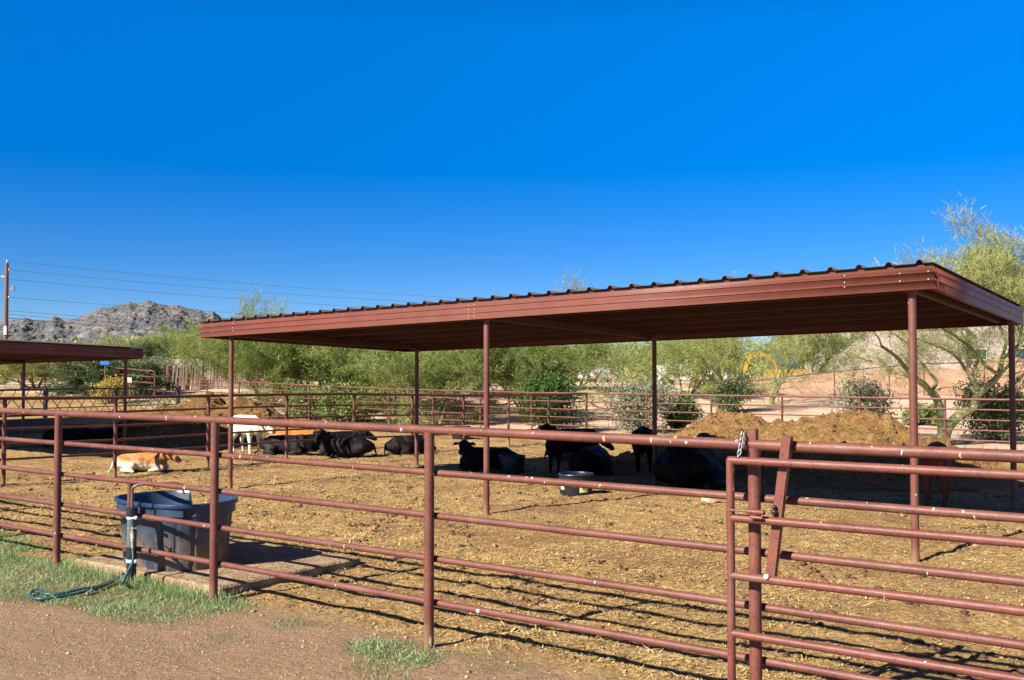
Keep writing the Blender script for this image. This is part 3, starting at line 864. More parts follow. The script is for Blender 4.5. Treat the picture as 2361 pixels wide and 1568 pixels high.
def riser():
    q = on_off(303.8, 1240, -0.055 + 0.03); b_ = Vector((q.x, q.y, 0))
    root = empty('water_riser', b_, 'grey and black plastic water pipe strapped to the front fence beside the trough', 'water pipe')
    mb = MB(); mb.tube([b_ + Vector((0, 0, 0.33)), b_ + Vector((0, 0, 0.655))], 0.042, 18); mb.build('pipe_sleeve', M['pvc'], root)
    mb = MB(); mb.tube([b_ + Vector((0, 0, -0.05)), b_ + Vector((0, 0, 0.335))], 0.0415, 18)
    for z in (0.335, 0.27, 0.17, 0.12): mb.tube([b_ + Vector((0, 0, z - 0.012)), b_ + Vector((0, 0, z + 0.012))], 0.0455, 18)
    mb.build('lower_pipe', M['black_pvc'], root)
    mb = MB(); mb.tube([b_ + Vector((0, 0, 0.625)), b_ + Vector((0, 0, 0.69))], 0.052, 18); mb.tube([b_ + Vector((0, 0, 0.685)), b_ + Vector((0, 0, 0.705))], 0.047, 18)
    mb.build('pipe_cap', M['black_pvc'], root)
    for z in (0.615, 0.218):
        mb = MB(); mb.tube([b_ + Vector((0, 0, z - 0.013)), b_ + Vector((0, 0, z + 0.013))], 0.047, 18)
        mb.ball(b_ + av * 0.07 + Vector((0, 0, z)) - bv * 0.005, 0.018, 8); mb.tube([b_ + av * 0.03 + Vector((0, 0, z)) - bv * 0.02, b_ + av * 0.075 + Vector((0, 0, z)) - bv * 0.006], 0.007, 8)
        mb.build('clamp', M['screw'], root)
    t = b_ + Vector((0, 0, 0.69))
    mb = MB()
    pts = [t + Vector((0, 0, 0)), t + Vector((0, 0, 0.17)), t + av * 0.01 + Vector((0, 0, 0.20)), t + av * 0.045 + bv * 0.03 + Vector((0, 0, 0.222)), t + av * 0.10 + bv * 0.10 + Vector((0, 0, 0.225)),
           t + av * 0.24 + bv * 0.30 + Vector((0, 0, 0.225)), t + av * 0.275 + bv * 0.34 + Vector((0, 0, 0.21)), t + av * 0.285 + bv * 0.35 + Vector((0, 0, 0.12))]
    mb.tube(pts, 0.013, 10); mb.build('spout', M['copper'], root)
    f = b_ + Vector((0, 0, 0.47))
    fd = (av * 0.85 - bv * 0.5).normalized()
    mb = MB(); mb.tube([f + fd * 0.03, f + fd * 0.13], 0.013, 10); mb.tube([f + fd * 0.035, f + fd * 0.055], 0.02, 10); mb.tube([f + fd * 0.12, f + fd * 0.15 + Vector((0, 0, -0.02)), f + fd * 0.175 + Vector((0, 0, -0.05))], 0.018, 10)
    mb.tube([f + fd * 0.095, f + fd * 0.095 + Vector((0, 0, 0.05))], 0.009, 8)
    fa = mb.build('faucet', M['brass'], root)
    mb = MB(); h = f + fd * 0.095 + Vector((0, 0, 0.055))
    for an in range(4):
        v = Vector((math.cos(an * 1.57 + 0.4), math.sin(an * 1.57 + 0.4), 0.15 * (an % 2)))
        mb.tube([h, h + v * 0.032], 0.006, 6); mb.ball(h + v * 0.034, 0.009, 6)
    mb.build('handle', M['brass'], fa)
    mb = MB(); e = f + fd * 0.165 + Vector((0, 0, -0.035)); e2 = e + fd * 0.055 + Vector((0, 0, -0.075))
    mb.tube([e, e2], [0.017, 0.0165], 10); mb.build('hose_guard', M['copper'], fa)
    return e2, fd
def crspline(P, per=10):
    P = [Vector(p) for p in P]; out = []
    Q = [P[0] * 2 - P[1]] + P + [P[-1] * 2 - P[-2]]
    for i in range(1, len(Q) - 2):
        for k in range(per):
            t = k / per
            a, b_, c, d = Q[i - 1], Q[i], Q[i + 1], Q[i + 2]
            out.append(0.5 * ((2 * b_) + (c - a) * t + (2 * a - 5 * b_ + 4 * c - d) * t * t + (3 * b_ - 3 * c + d - a) * t ** 3))
    out.append(P[-1]); return out
e2, fd = riser()
def gl(u, v, h=0.035):
    p = G(u, v); p.z = float(gsurf(p.x, p.y)) + h; return p
zc = lambda x, y: (x / 3.371 * 0.7907, (1518 + y / 3.371) * 0.7907)
path1 = [e2, e2 + fd * 0.035 + Vector((0, 0, -0.10)), e2 + fd * 0.01 + Vector((0, 0, -0.20)) - bv * 0.05, e2 - fd * 0.06 + Vector((0, 0, -0.30)) - bv * 0.10, gl(*zc(1270, 500), 0.05)]
for x, y in ((1150, 605), (1000, 685), (800, 740), (640, 765), (480, 790), (360, 792), (300, 768), (310, 730), (370, 700), (420, 738), (520, 745), (650, 735), (800, 712), (950, 690), (1060, 650), (1150, 600)):
    path1.append(gl(*zc(x, y), 0.03))
mb = MB(); mb.tube(crspline(path1, 8), 0.0125, 10); hz = mb.build('garden_hose', M['hose'])
tag(hz, 'teal garden hose looping from the faucet down onto the grass', 'hose')
mb = MB(); p = gl(*zc(905, 722), 0.03); q = gl(*zc(850, 742), 0.025); mb.tube([p, q], [0.013, 0.011], 8); mb.build('hose_end', M['brass'], hz)

# ------------------------------------------------------------------ tubs, rocks
def tub(name, u, v, r0, r1, h, label, rim_mat, wall='black_tub', labels=False, Y=None):
    g = G(u, v)
    root = empty(name, g, label, 'tub')
    mb = MB(); n = 28; vs = []; fs = []
    prof = [(0.0, 0.0), (r0, 0.0), (r0 * 1.0 + (r1 - r0) * 0.5, h * 0.5), (r1, h), (r1 - 0.015, h), (r0 - 0.02, 0.03), (0.0, 0.03)]
    for r, z in prof:
        for k in range(n):
            an = 2 * math.pi * k / n
            vs.append(g + Vector((r * math.cos(an), r * math.sin(an), z)))
    for i in range(len(prof) - 1):
        for k in range(n): fs.append((i * n + k, i * n + (k + 1) % n, (i + 1) * n + (k + 1) % n, (i + 1) * n + k))
    mb.add(vs, fs); mb.build('tub_wall', M[wall], root, True, 40)
    mb = MB(); pts = [g + Vector((r1 * math.cos(2 * math.pi * k / n), r1 * math.sin(2 * math.pi * k / n), h)) for k in range(n + 1)]
    mb.tube(pts, 0.014, 8); mb.build('rim', M[rim_mat], root)
    if labels:
        for name2, a0, a1, z0, z1, mt in (('label', -1.42, -0.85, 0.05, 0.19, 'label_yellow'), ('label', -2.75, -2.42, 0.09, 0.2, 'label_white')):
            mb = MB(); vs = []; K = 8
            for k in range(K + 1):
                an = a0 + (a1 - a0) * k / K
                for z in (z0, z1):
                    r = r0 + (r1 - r0) * z / h + 0.004
                    vs.append(g + Vector((r * math.cos(an), r * math.sin(an), z)))
            mb.add(vs, [(2 * k, 2 * k + 2, 2 * k + 3, 2 * k + 1) for k in range(K)])
            lb = mb.build(name2, M[mt], root)
            if mt == 'label_yellow':
                mb = MB()
                for an, z in ((-1.3, 0.15), (-1.22, 0.125), (-1.13, 0.14), (-1.2, 0.11), (-1.1, 0.12)):
                    r = r0 + (r1 - r0) * z / h + 0.006
                    mb.ball(g + Vector((r * math.cos(an), r * math.sin(an), z)), 0.011, 6, (1, 0.4, 0.8))
                mb.build('print_mark', M['ink'], lb)
    return root
tub('feed_tub', 1328, 1139, 0.255, 0.275, 0.32, 'black feed drum with yellow and white labels at the edge of the shelter shade', 'blue_tub', labels=True)
tub('feed_tub', 1181, 1092, 0.22, 0.25, 0.34, 'dark blue feed tub beside the resting calf in the shade', 'blue_tub')
tub('feed_tub', 1063, 1013, 0.29, 0.31, 0.42, 'dark bucket standing far back in the sun near the dividing fence', 'black_tub')

def rock(u, v, r, label, sq=0.65):
    g = G(u, v); mb = MB(); mb.ball(g + Vector((0, 0, r * sq * 0.5)), r, 10, (1, 0.8, sq))
    mb.v = [(x + random.uniform(-.12, .12) * r, y + random.uniform(-.12, .12) * r, z + random.uniform(-.12, .12) * r) for x, y, z in mb.v]
    o = mb.build('rock', M['rock'], None, True, 20); tag(o, label, 'rock')
rock(1637, 1158, 0.13, 'pale rock at the edge of the shelter shade left of the gate')
rock(405, 1349, 0.05, 'small pale rock in the grass in front of the trough')
mb = MB(); a = G(908, 1292); b_ = G(955, 1286)
mb.box((a + b_) / 2 + Vector((0, 0, 0.03)), (b_ - a) / 2, Vector((0, 0.03, 0)), Vector((0, 0, 0.012)))
tag(mb.build('wood_scrap', M['stick'], None, False), 'short grey board lying on the dirt past the slab', 'board')

# ------------------------------------------------------------------ manure mounds
def mound(name, label, cu, base_fn, S, D, hf, mat, res=0.06):
    s = np.arange(S[0], S[1], res); d = np.arange(D[0], D[1], res)
    s2, d2 = np.meshgrid(s, d)
    X = P0[0] + s2 * AX[0] + d2 * BX[0]; Y = P0[1] + s2 * AX[1] + d2 * BX[1]
    h = hf(s2, d2)
    rough = 0.20 * fbm(X * 1.6, Y * 1.6, 71, 4) + 0.26 * np.abs(fbm(X * 3.2, Y * 3.2, 73, 5)) - 0.08
    h = h * (1 + 0.3 * fbm(X * 0.9, Y * 0.9, 77, 3)) + rough * np.clip(h * 2.5, 0, 1)
    Z = gz(X, Y) + np.where(h > 0.02, h, -0.12)
    ny, nx = X.shape; idx = np.arange(ny * nx).reshape(ny, nx)
    Fq = np.stack([idx[:-1, :-1], idx[:-1, 1:], idx[1:, 1:], idx[1:, :-1]], -1).reshape(-1, 4)
    o = np_mesh(name, np.stack([X, Y, Z], -1).reshape(-1, 3), Fq, mat, None, True)
    tag(o, label, 'mound')
    ok = np.argwhere(h > 0.12); pick = ok[RNG.integers(0, len(ok), 3800)]
    x = X[pick[:, 0], pick[:, 1]]; y = Y[pick[:, 0], pick[:, 1]]; z = Z[pick[:, 0], pick[:, 1]]
    n = len(x); r = 0.012 + 0.04 * RNG.power(0.35, n)
    base = np.array([[1,0,0],[-1,0,0],[0,1,0],[0,-1,0],[0,0,1],[0,0,-1]], float)
    tri = np.array([[0,2,4],[2,1,4],[1,3,4],[3,0,4],[2,0,5],[1,2,5],[3,1,5],[0,3,5]])
    V = base[None] * RNG.uniform(0.6, 1.3, (n, 6, 1)) * r[:, None, None]; V[:, :, 2] *= 0.7
    V = V + np.stack([x, y, z + r * 0.15], 1)[:, None, :]
    np_mesh('loose_clods', V.reshape(-1, 3), (tri[None] + 6 * np.arange(n)[:, None, None]).reshape(-1, 3), M['clod'], o)
    return o
def mound_mat(k=1.0, name='composted_manure'):
    m, nt, b = new_mat(name)
    p = pos(nt)
    a = ramp(nt, noise(nt, p, 2.0, 7, 0.75), [(0.33, (0.10, 0.055, 0.022)), (0.47, (0.34, 0.20, 0.074)), (0.62, (0.52, 0.335, 0.14))])
    f = ramp(nt, noise(nt, p, 14, 6, 0.8), [(0.38, (0.08, 0.042, 0.018)), (0.49, (0.37, 0.22, 0.085)), (0.62, (0.68, 0.48, 0.22))])
    nt.links.new(mix(nt, 1.0, mix(nt, 0.5, a, f), (k, k * 0.93, k * 0.86), 'MULTIPLY'), b.inputs['Base Color'])
    b.inputs['Roughness'].default_value = 1.0; b.inputs['Specular IOR Level'].default_value = 0.1
    bump(nt, b, noise(nt, p, 7, 8, 0.85), 1.0, 0.18)
    return m
M['mound'] = mound_mat(1.0)
M['mound_dark'] = mound_mat(0.68, 'dark_composted_manure')
def left_heap(s, d):
    return np.maximum.reduce([gauss(s, d, l1[0] - 0.3, l1[1], 1.9, 1.9, 1.36), gauss(s, d, l2[0], l2[1], 1.6, 1.9, 1.34), gauss(s, d, l1[0] + 0.3, l1[1] - 1.9, 2.3, 1.6, 0.75), gauss(s, d, l2[0] + 0.2, l2[1] - 1.5, 1.6, 1.4, 0.7)]) - 0.03
def gauss(s, d, s0, d0, a, b_, h, p=2.0):
    return h * np.exp(-(np.abs((s - s0) / a) ** p + np.abs((d - d0) / b_) ** p))
# right mound (behind the shelter): crest points taken at known distances
c1 = SD(at(1690, 955, 22.2).x, 22.2); c2 = SD(at(1965, 962, 20.65).x, 20.65); c3 = SD(at(2125, 1000, 19.5).x, 19.5)
mound('manure_mound', 'long heap of golden brown manure behind the shelter on the right', 0, None, (c1[0] - 4, c3[0] + 3.2), (9.3, 19.5),
      lambda s, d: np.maximum.reduce([gauss(s, d, c1[0], c1[1], 1.5, 2.3, 1.22, 2.4), gauss(s, d, c1[0] + 1.2, c1[1] + 0.05, 1.3, 2.2, 1.08), gauss(s, d, c2[0], c2[1], 1.5, 2.2, 1.2, 2.4), gauss(s, d, (c1[0] + c2[0]) / 2 + 0.3, c2[1] + 0.2, 1.7, 2.2, 1.08), gauss(s, d, c3[0], c3[1], 1.2, 1.9, 0.92), gauss(s, d, c1[0] + 0.4, c1[1] - 2.0, 2.4, 1.7, 0.55), gauss(s, d, c2[0], c2[1] - 2.0, 1.9, 1.5, 0.6)]) - 0.03, M['mound'])
l1 = SD(at(478, 915, 30.5).x, 30.5); l2 = SD(at(585, 917, 29.5).x, 29.5)
mound('manure_mound', 'two-humped heap of golden brown manure behind the cream calf on the left', 0, None, (l1[0] - 4.0, l2[0] + 4.2), (8.6, 19.5),
      left_heap, M['mound_dark'])

# ------------------------------------------------------------------ cattle
def cow_mesh(pose, head, turn, vox=0.03):
    """+X forward. head: 'up','level','down','rest'. turn: yaw of the head (radians, + = left)"""
    mb = MB(); C_ = mb.capsule
    eyes = []; 
    if pose == 'stand':
        z0 = 0.0
        C_((-0.55, 0, 1.02), 0.31, (0.0, 0, 0.97), 0.36, 0.86); C_((0.0, 0, 0.97), 0.36, (0.50, 0, 1.0), 0.32, 0.84)
        C_((-0.78, 0, 1.10), 0.22, (-0.5, 0, 1.08), 0.26, 1.0); C_((0.55, 0, 0.92), 0.27, (0.72, 0, 0.88), 0.18, 0.8)
        C_((-0.55, 0, 1.27), 0.07, (0.6, 0, 1.27), 0.08)
        for sgn in (-1, 1):
            y = 0.17 * sgn
            C_((0.52, y, 0.88), 0.16, (0.50, y, 0.62), 0.10); C_((0.50, y, 0.62), 0.095, (0.52, y, 0.38), 0.062); C_((0.52, y, 0.38), 0.06, (0.53, y, 0.1), 0.046); C_((0.53, y, 0.09), 0.055, (0.56, y, 0.04), 0.06)
            y = 0.18 * sgn
            C_((-0.68, y, 0.98), 0.21, (-0.55, y, 0.70), 0.145); C_((-0.55, y, 0.70), 0.13, (-0.78, y, 0.46), 0.066); C_((-0.78, y, 0.46), 0.062, (-0.72, y, 0.1), 0.046); C_((-0.72, y, 0.09), 0.055, (-0.69, y, 0.04), 0.06)
        C_((-0.98, 0, 1.18), 0.05, (-1.02, 0, 0.62), 0.03); C_((-1.02, 0, 0.60), 0.05, (-1.02, 0, 0.42), 0.035)
        sh = Vector((0.60, 0, 1.10))
    else:
        C_((-0.52, 0.02, 0.36), 0.33, (0.0, 0, 0.36), 0.37, 1.12); C_((0.0, 0, 0.36), 0.37, (0.50, 0, 0.38), 0.31, 1.05)
        C_((-0.78, 0.02, 0.34), 0.22, (-0.5, 0.02, 0.4), 0.28); C_((0.52, 0, 0.34), 0.26, (0.70, 0, 0.32), 0.17)
        C_((-0.6, 0, 0.62), 0.07, (0.55, 0, 0.66), 0.08)
        for sgn in (-1, 1):
            C_((0.50, 0.2 * sgn, 0.30), 0.15, (0.78, 0.24 * sgn, 0.15), 0.085); C_((0.78, 0.24 * sgn, 0.13), 0.075, (0.48, 0.30 * sgn, 0.07), 0.05); C_((0.48, 0.30 * sgn, 0.06), 0.05, (0.36, 0.31 * sgn, 0.06), 0.058)
        # hind legs both swung to the right-hand side (-Y)
        C_((-0.62, -0.24, 0.36), 0.23, (-0.22, -0.40, 0.24), 0.15); C_((-0.22, -0.42, 0.20), 0.12, (-0.56, -0.48, 0.09), 0.065); C_((-0.56, -0.48, 0.08), 0.055, (-0.20, -0.56, 0.06), 0.045); C_((-0.2, -0.56, 0.055), 0.05, (-0.12, -0.57, 0.05), 0.055)
        C_((-0.60, 0.24, 0.30), 0.22, (-0.25, 0.34, 0.2), 0.14)
        C_((-0.98, 0.02, 0.42), 0.05, (-1.08, -0.1, 0.06), 0.03); C_((-1.08, -0.1, 0.06), 0.035, (-1.05, -0.3, 0.04), 0.045)
        sh = Vector((0.55, 0, 0.48))
    Rz = Matrix.Rotation(turn, 3, 'Z')
    nd = {'up': Vector((0.30, 0, 0.34)), 'level': Vector((0.42, 0, 0.14)), 'down': Vector((0.42, 0, -0.20)), 'rest': Vector((0.38, 0, -0.10))}[head]
    nd = Matrix.Rotation(turn * 0.6, 3, 'Z') @ nd
    poll = sh + nd
    C_(sh + Vector((-0.12, 0, -0.05)), 0.255, sh + nd * 0.55, 0.205, 0.8); C_(sh + nd * 0.5, 0.205, poll, 0.145, 0.85)
    fd_ = {'up': Vector((0.36, 0, -0.20)), 'level': Vector((0.36, 0, -0.22)), 'down': Vector((0.30, 0, -0.30)), 'rest': Vector((0.36, 0, -0.20))}[head]
    fd_ = Rz @ fd_; side = Rz @ Vector((0, 1, 0)); upv = fd_.cross(side).normalized(); upv = upv if upv.z > 0 else -upv
    tip = poll + fd_
    C_(poll, 0.155, poll + fd_ * 0.45, 0.13); C_(poll + fd_ * 0.4, 0.122, tip, 0.098); C_(tip - side * 0.035, 0.09, tip + side * 0.035, 0.09)
    C_(poll + fd_ * 0.15 - upv * 0.08, 0.115, poll + fd_ * 0.8 - upv * 0.06, 0.06)
    for sgn in (-1, 1):
        e0 = poll + side * 0.11 * sgn + upv * 0.05 - fd_.normalized() * 0.03
        C_(e0, 0.04, e0 + side * 0.17 * sgn - Vector((0, 0, 0.035)), 0.062, 1.0, 0.5); C_(e0 + side * 0.15 * sgn - Vector((0, 0, 0.03)), 0.058, e0 + side * 0.22 * sgn - Vector((0, 0, 0.06)), 0.03)
        eyes.append(poll + fd_ * 0.33 + side * 0.118 * sgn + upv * 0.06)
    o = mb.build('tmp_body', M['eye'], None, False)
    md = o.modifiers.new('r', 'REMESH'); md.mode = 'VOXEL'; md.voxel_size = vox
    sm = o.modifiers.new('s', 'SMOOTH'); sm.factor = 0.6; sm.iterations = 3
    dg = bpy.context.evaluated_depsgraph_get()
    me = bpy.data.meshes.new_from_object(o.evaluated_get(dg))
    me.name = 'cow_body'
    tx = bpy.data.objects; old = o.data
    tx.remove(o); bpy.data.meshes.remove(old)
    # skin folds, ribs and hair: small real displacement
    co = np.empty(len(me.vertices) * 3, np.float32); me.vertices.foreach_get('co', co); co = co.reshape(-1, 3)
    no = np.empty(len(me.vertices) * 3, np.float32); me.vertices.foreach_get('normal', no); no = no.reshape(-1, 3)
    k = 0.010 * fbm(co[:, 0] * 7 + co[:, 1] * 3, co[:, 2] * 7 - co[:, 1] * 4, 5, 3) + 0.008 * fbm(co[:, 0] * 16, co[:, 2] * 5 + co[:, 1] * 5, 8, 2)
    co = co + no * k[:, None]
    me.vertices.foreach_set('co', co.ravel())
    me.polygons.foreach_set('use_smooth', np.ones(len(me.polygons), bool)); me.update()
    return me, (eyes, tip + fd_.normalized() * 0.062 + upv * 0.01)
MESHES = {}
def cow(name, label, u, v, yaw, scale, pose, head, turn, ct, group=None, Y=None, dz=0.0, cat='calf', flip=False, on_heap=False):
    key = (pose, head, round(turn, 2))
    if key not in MESHES: MESHES[key] = cow_mesh(pose, head, turn)
    me, eyes = MESHES[key]
    me = me.copy(); me.materials.clear(); me.materials.append(COATS[ct])
    root = empty(name, (0, 0, 0), label, cat, group)
    b_ = bpy.data.objects.new('body', me); COL.objects.link(b_); b_.parent = root
    eyes, nose = eyes
    for e in eyes:
        mb = MB(); mb.ball(e, 0.024, 8); mb.build('eye', M['eye'], root)
    mb = MB(); mb.ball(nose, 0.058, 10, (0.85, 0.95, 0.75)); mb.build('nose', M['nose'], root)
    g = G(u, v) if Y is None else at(u, v, Y)
    if Y is not None: g.z = gzf(g.x, g.y)
    if on_heap:
        hs_, hd_ = SD(g.x, g.y); dz = max(float(left_heap(np.array(hs_), np.array(hd_))), 0.0) * 0.9
    root.location = g + Vector((0, 0, dz)); root.rotation_euler = (0, 0, yaw); root.scale = (scale, -scale if flip else scale, scale)
    return root
R = math.radians
HL = 'cattle in the pens'
cow('calf', 'brown and white calf lying in the sun beside the dividing fence', 328, 1087, R(2), 0.57, 'lie', 'level', R(-12), 'pied', HL)
cow('cow', 'black cow lying in the shade of the left shelter, left of its neighbour', 160, 1027, R(60), 0.78, 'lie', 'rest', 0.5, 'black', HL, cat='cow')
cow('cow', 'black cow lying under the left shelter with its raised head to the right', 236, 1026, R(-25), 0.66, 'lie', 'up', 0.0, 'black', HL, cat='cow')
cow('calf', 'cream white calf standing in front of the left manure heap', 570, 1045, R(-48), 0.71, 'stand', 'rest', R(30), 'cream', HL)
cow('calf', 'orange tan calf lying on the foot of the heap behind the black cattle', 686, 1033, R(184), 0.74, 'lie', 'rest', 0.0, 'orange', HL, on_heap=True)
cow('cow', 'black cow with grey face lying next to the cream calf', 655, 1047, R(-15), 0.66, 'lie', 'level', R(-60), 'dusty', HL, cat='cow')
cow('cow', 'black cow lying half hidden behind the one that faces the camera', 725, 1040, R(20), 0.62, 'lie', 'level', 0.3, 'black', HL, cat='cow')
cow('cow', 'black cow lying with dusty flank and its face toward the camera', 795, 1053, R(188), 0.70, 'lie', 'up', R(65), 'dusty', HL, cat='cow')
cow('cow', 'black cow lying at the right end of the sunlit group, head to the right', 790, 1034, R(5), 0.66, 'lie', 'level', 0.0, 'black', HL, cat='cow')
cow('cow', 'black cow lying alone in the sun by the shelter back post', 942, 1048, R(35), 0.66, 'lie', 'rest', 0.4, 'dusty', HL, cat='cow')
cow('calf', 'black calf lying beside the blue tub with its head up looking at the camera', 1125, 1086, R(195), 0.66, 'lie', 'up', R(70), 'black', HL)
cow('cow', 'black cow standing behind the drum and turned to the left', 1306, 1090, R(222), 0.62, 'stand', 'up', 0.2, 'black', HL, cat='cow')
cow('cow', 'black cow standing with its muzzle stretched to the right over the one lying down', 1330, 1070, R(-4), 0.58, 'stand', 'down', 0.0, 'black', HL, cat='cow')
cow('cow', 'black cow lying behind the drum with its rump to the camera', 1366, 1094, R(70), 0.76, 'lie', 'rest', 0.6, 'black', HL, cat='cow')
cow('calf', 'greyish brown calf lying in the sun between the legs of the standing cow', 1322, 1064, R(0), 0.62, 'lie', 'rest', 0.0, 'brown', HL)
cow('calf', 'black calf standing square to the camera next to the shelter post', 1484, 1092, R(264), 0.68, 'stand', 'level', 0.1, 'black', HL)
cow('cow', 'large black cow lying in deep shade in front of the right manure heap', 1600, 1120, R(62), 1.12, 'lie', 'level', 0.5, 'black', HL, cat='cow')
cow('cow', 'reddish brown cow standing in deep shade at the right end of the heap', 2160, 1163, R(245), 0.68, 'stand', 'level', 0.3, 'red', HL, cat='cow')

# ------------------------------------------------------------------ trees and shrubs
def grow_tree(seed, limbs, H, twig_n, leaf_l, leaf_w, spread=0.55, droop=0.0, base_z=0.0, dens=1.0, levels=3):
    """returns trunk MB, sliver arrays. limbs: list of (start, dir, length, radius)"""
    rnd = np.random.default_rng(seed)
    mb = MB(); LP = []; LD = []; LL = []
    def unit(v): return v / (np.linalg.norm(v) + 1e-9)
    def branch(p, d, L, r, lev):
        k = 4 if lev < 2 else 3
        pts = [p.copy()]; rad = [r]
        for i in range(k):
            d = unit(d + rnd.normal(size=3) * 0.17 + np.array([0, 0, 0.06 - droop * lev * 0.05]))
            p = p + d * L / k
            pts.append(p.copy()); rad.append(max(r * (1 - 0.62 * (i + 1) / k), 0.003))
        if lev <= 2 or rnd.uniform() < 0.6:
            mb.tube([Vector(q) for q in pts], rad, 7 if lev < 2 else 4, False)
        if lev >= levels - 1:
            nn = int(twig_n * (1.0 if lev == levels else 0.5))
            t = rnd.uniform(0.15, 1.0, nn)
            seg = np.minimum((t * k).astype(int), k - 1); fr = t * k - seg
            A = np.array(pts)
            q = A[seg] * (1 - fr[:, None]) + A[seg + 1] * fr[:, None]
            q = q + rnd.normal(size=(nn, 3)) * 0.11 * H / 5
            dd = d[None] * 0.8 + rnd.normal(size=(nn, 3)) * 0.55; dd /= np.linalg.norm(dd, axis=1, keepdims=True)
            LP.append(q); LD.append(dd); LL.append(leaf_l * rnd.uniform(0.5, 1.4, nn))
        if lev < levels:
            nc = 4 if lev == 0 else 4
            for j in range(nc):
                t = 0.35 + 0.65 * (j + rnd.uniform(0.2, 0.8)) / nc
                i = min(int(t * k), k - 1); f = t * k - i
                q = pts[i] * (1 - f) + pts[i + 1] * f
                nd = unit(d + rnd.normal(size=3) * spread + np.array([0, 0, 0.12]))
                branch(q, nd, L * rnd.uniform(0.5, 0.75), max(rad[i] * 0.55, 0.004), lev + 1)
            branch(pts[-1], unit(d + rnd.normal(size=3) * 0.2), L * 0.6, rad[-1], lev + 1)
    for (p, d, L, r) in limbs:
        branch(np.array(p, float), unit(np.array(d, float)), L, r, 0)
    P = np.concatenate(LP); D_ = np.concatenate(LD); L = np.concatenate(LL)
    keep = rnd.uniform(size=len(P)) < dens
    P, D_, L = P[keep], D_[keep], L[keep]
    up = rnd.normal(size=P.shape)
    W = leaf_w * rnd.uniform(0.6, 1.4, len(P))
    V, Fq = quads(P, D_, L, W, up)
    return mb, V, Fq
def make_tree(name, seed, H, mats, label, spreadx=1.0, nl=5, twig_n=16, leaf_l=0.2, leaf_w=0.014, lean=0.0, spread=0.55, droop=0.0, dens=1.0, lowest=0.0, group='desert trees behind the pens'):
    rnd = np.random.default_rng(seed * 13 + 1)
    limbs = []
    for i in range(nl):
        an = 2 * math.pi * (i + rnd.uniform(-0.3, 0.3)) / nl
        tilt = rnd.uniform(0.25, 0.75) * spreadx
        limbs.append(((0.06 * math.cos(an), 0.06 * math.sin(an), lowest - 0.15), (math.cos(an) * tilt + lean, math.sin(an) * tilt, 1.0), H * rnd.uniform(0.40, 0.52), H * 0.017))
    mb, V, Fq = grow_tree(seed, limbs, H, twig_n, leaf_l, leaf_w, spread, droop, dens=dens)
    # scale to the wanted height
    zmax = V[:, 2].max(); k = H / np.percentile(V[:, 2], 99.5)
    V = V * k; mb.v = [(x * k, y * k, z * k) for x, y, z in mb.v]
    root = empty(name, (0, 0, 0), label, 'tree', group)
    mb.build('trunk', mats[0], root)
    np_mesh('crown', V, Fq, mats[1], root)
    return root
TG = 'desert trees behind the pens'
protoA = make_tree('palo_verde_tree', 1, 5.0, (M['bark'], M['pv_leaf']), 'palo verde', 1.15, 5, 46, 0.16, 0.0105)
protoB = make_tree('palo_verde_tree', 2, 5.0, (M['bark'], M['pv_leaf']), 'palo verde', 0.9, 4, 52, 0.17, 0.0105, spread=0.65)
protoC = make_tree('palo_verde_tree', 3, 5.0, (M['bark'], M['pv_leaf']), 'palo verde', 1.3, 6, 40, 0.15, 0.0105, lean=0.2, spread=0.7)
protoD = make_tree('mesquite_tree', 4, 4.5, (M['bark_dark'], M['mesquite_leaf']), 'mesquite', 1.2, 5, 30, 0.16, 0.026, spread=0.8)
protoE = make_tree('palo_verde_tree', 5, 7.0, (M['bark'], M['pv_leaf_gold']), 'palo verde', 0.6, 4, 15, 0.22, 0.012, spread=0.45)
protoF = make_tree('palo_verde_tree', 6, 5.0, (M['bark'], M['pv_leaf']), 'palo verde', 0.9, 3, 5, 0.17, 0.0105, spread=0.6)
used = {}
def tree(proto, u, Y, vtop, yaw, label, wide=1.0):
    g = at(u, HOR, Y); z = gzf(g.x, Y)
    H = at(u, vtop, Y).z - z
    first = proto.name not in used
    o = proto if first else copy_tree(proto, label, TG)
    used[proto.name] = 1
    o['label'] = label
    h0 = {protoA: 5.0, protoB: 5.0, protoC: 5.0, protoD: 4.5, protoE: 7.0, protoF: 5.0}[proto]
    k = H / h0; wk = max(k, 0.8)
    o.location = (g.x, Y, z - 0.05); o.rotation_euler = (0, 0, yaw); o.scale = (wk * wide, wk * wide, k)
    return o
tree(protoF, 1453, 38, 770, 0.3, 'palo verde with several pale green stems right of the dark round bush')
tree(protoB, 1216, 41.5, 765, 1.0, 'palo verde rising right behind the dark round bush')
tree(protoC, 1007, 40, 775, 2.2, 'palo verde with a low forked trunk seen past the shelter back post', 1.1)
tree(protoF, 1688, 47, 750, 3.3, 'palo verde with a leaning trunk left of the excavator')
tree(protoF, 1775, 50, 745, 4.0, 'two-stemmed palo verde directly in front of the excavator')
tree(protoA, 915, 44, 760, 5.0, 'bushy palo verde filling the gap between the shelter front and back posts', 1.25)
tree(protoC, 812, 45, 752, 0.5, 'wide green palo verde behind the sunlit black cattle', 1.25)
tree(protoB, 715, 46, 748, 1.7, 'dense palo verde behind the dividing fence, right of the manure heap', 1.35)
tree(protoA, 620, 48, 742, 2.6, 'dense palo verde behind the two-humped manure heap', 1.3)
tree(protoC, 572, 59, 738, 3.5, 'tall palo verde beside the left post of the large shelter', 1.2)
tree(protoE, 585, 60, 672, 0.2, 'thin palo verde top showing above the left end of the large roof')
tree(protoB, 430, 87, 748, 4.4, 'palo verde in the gap between the two shelters below the mountain', 1.3)
tree(protoA, 345, 86, 762, 5.3, 'yellow-green palo verde above the right end of the left roof', 1.3)
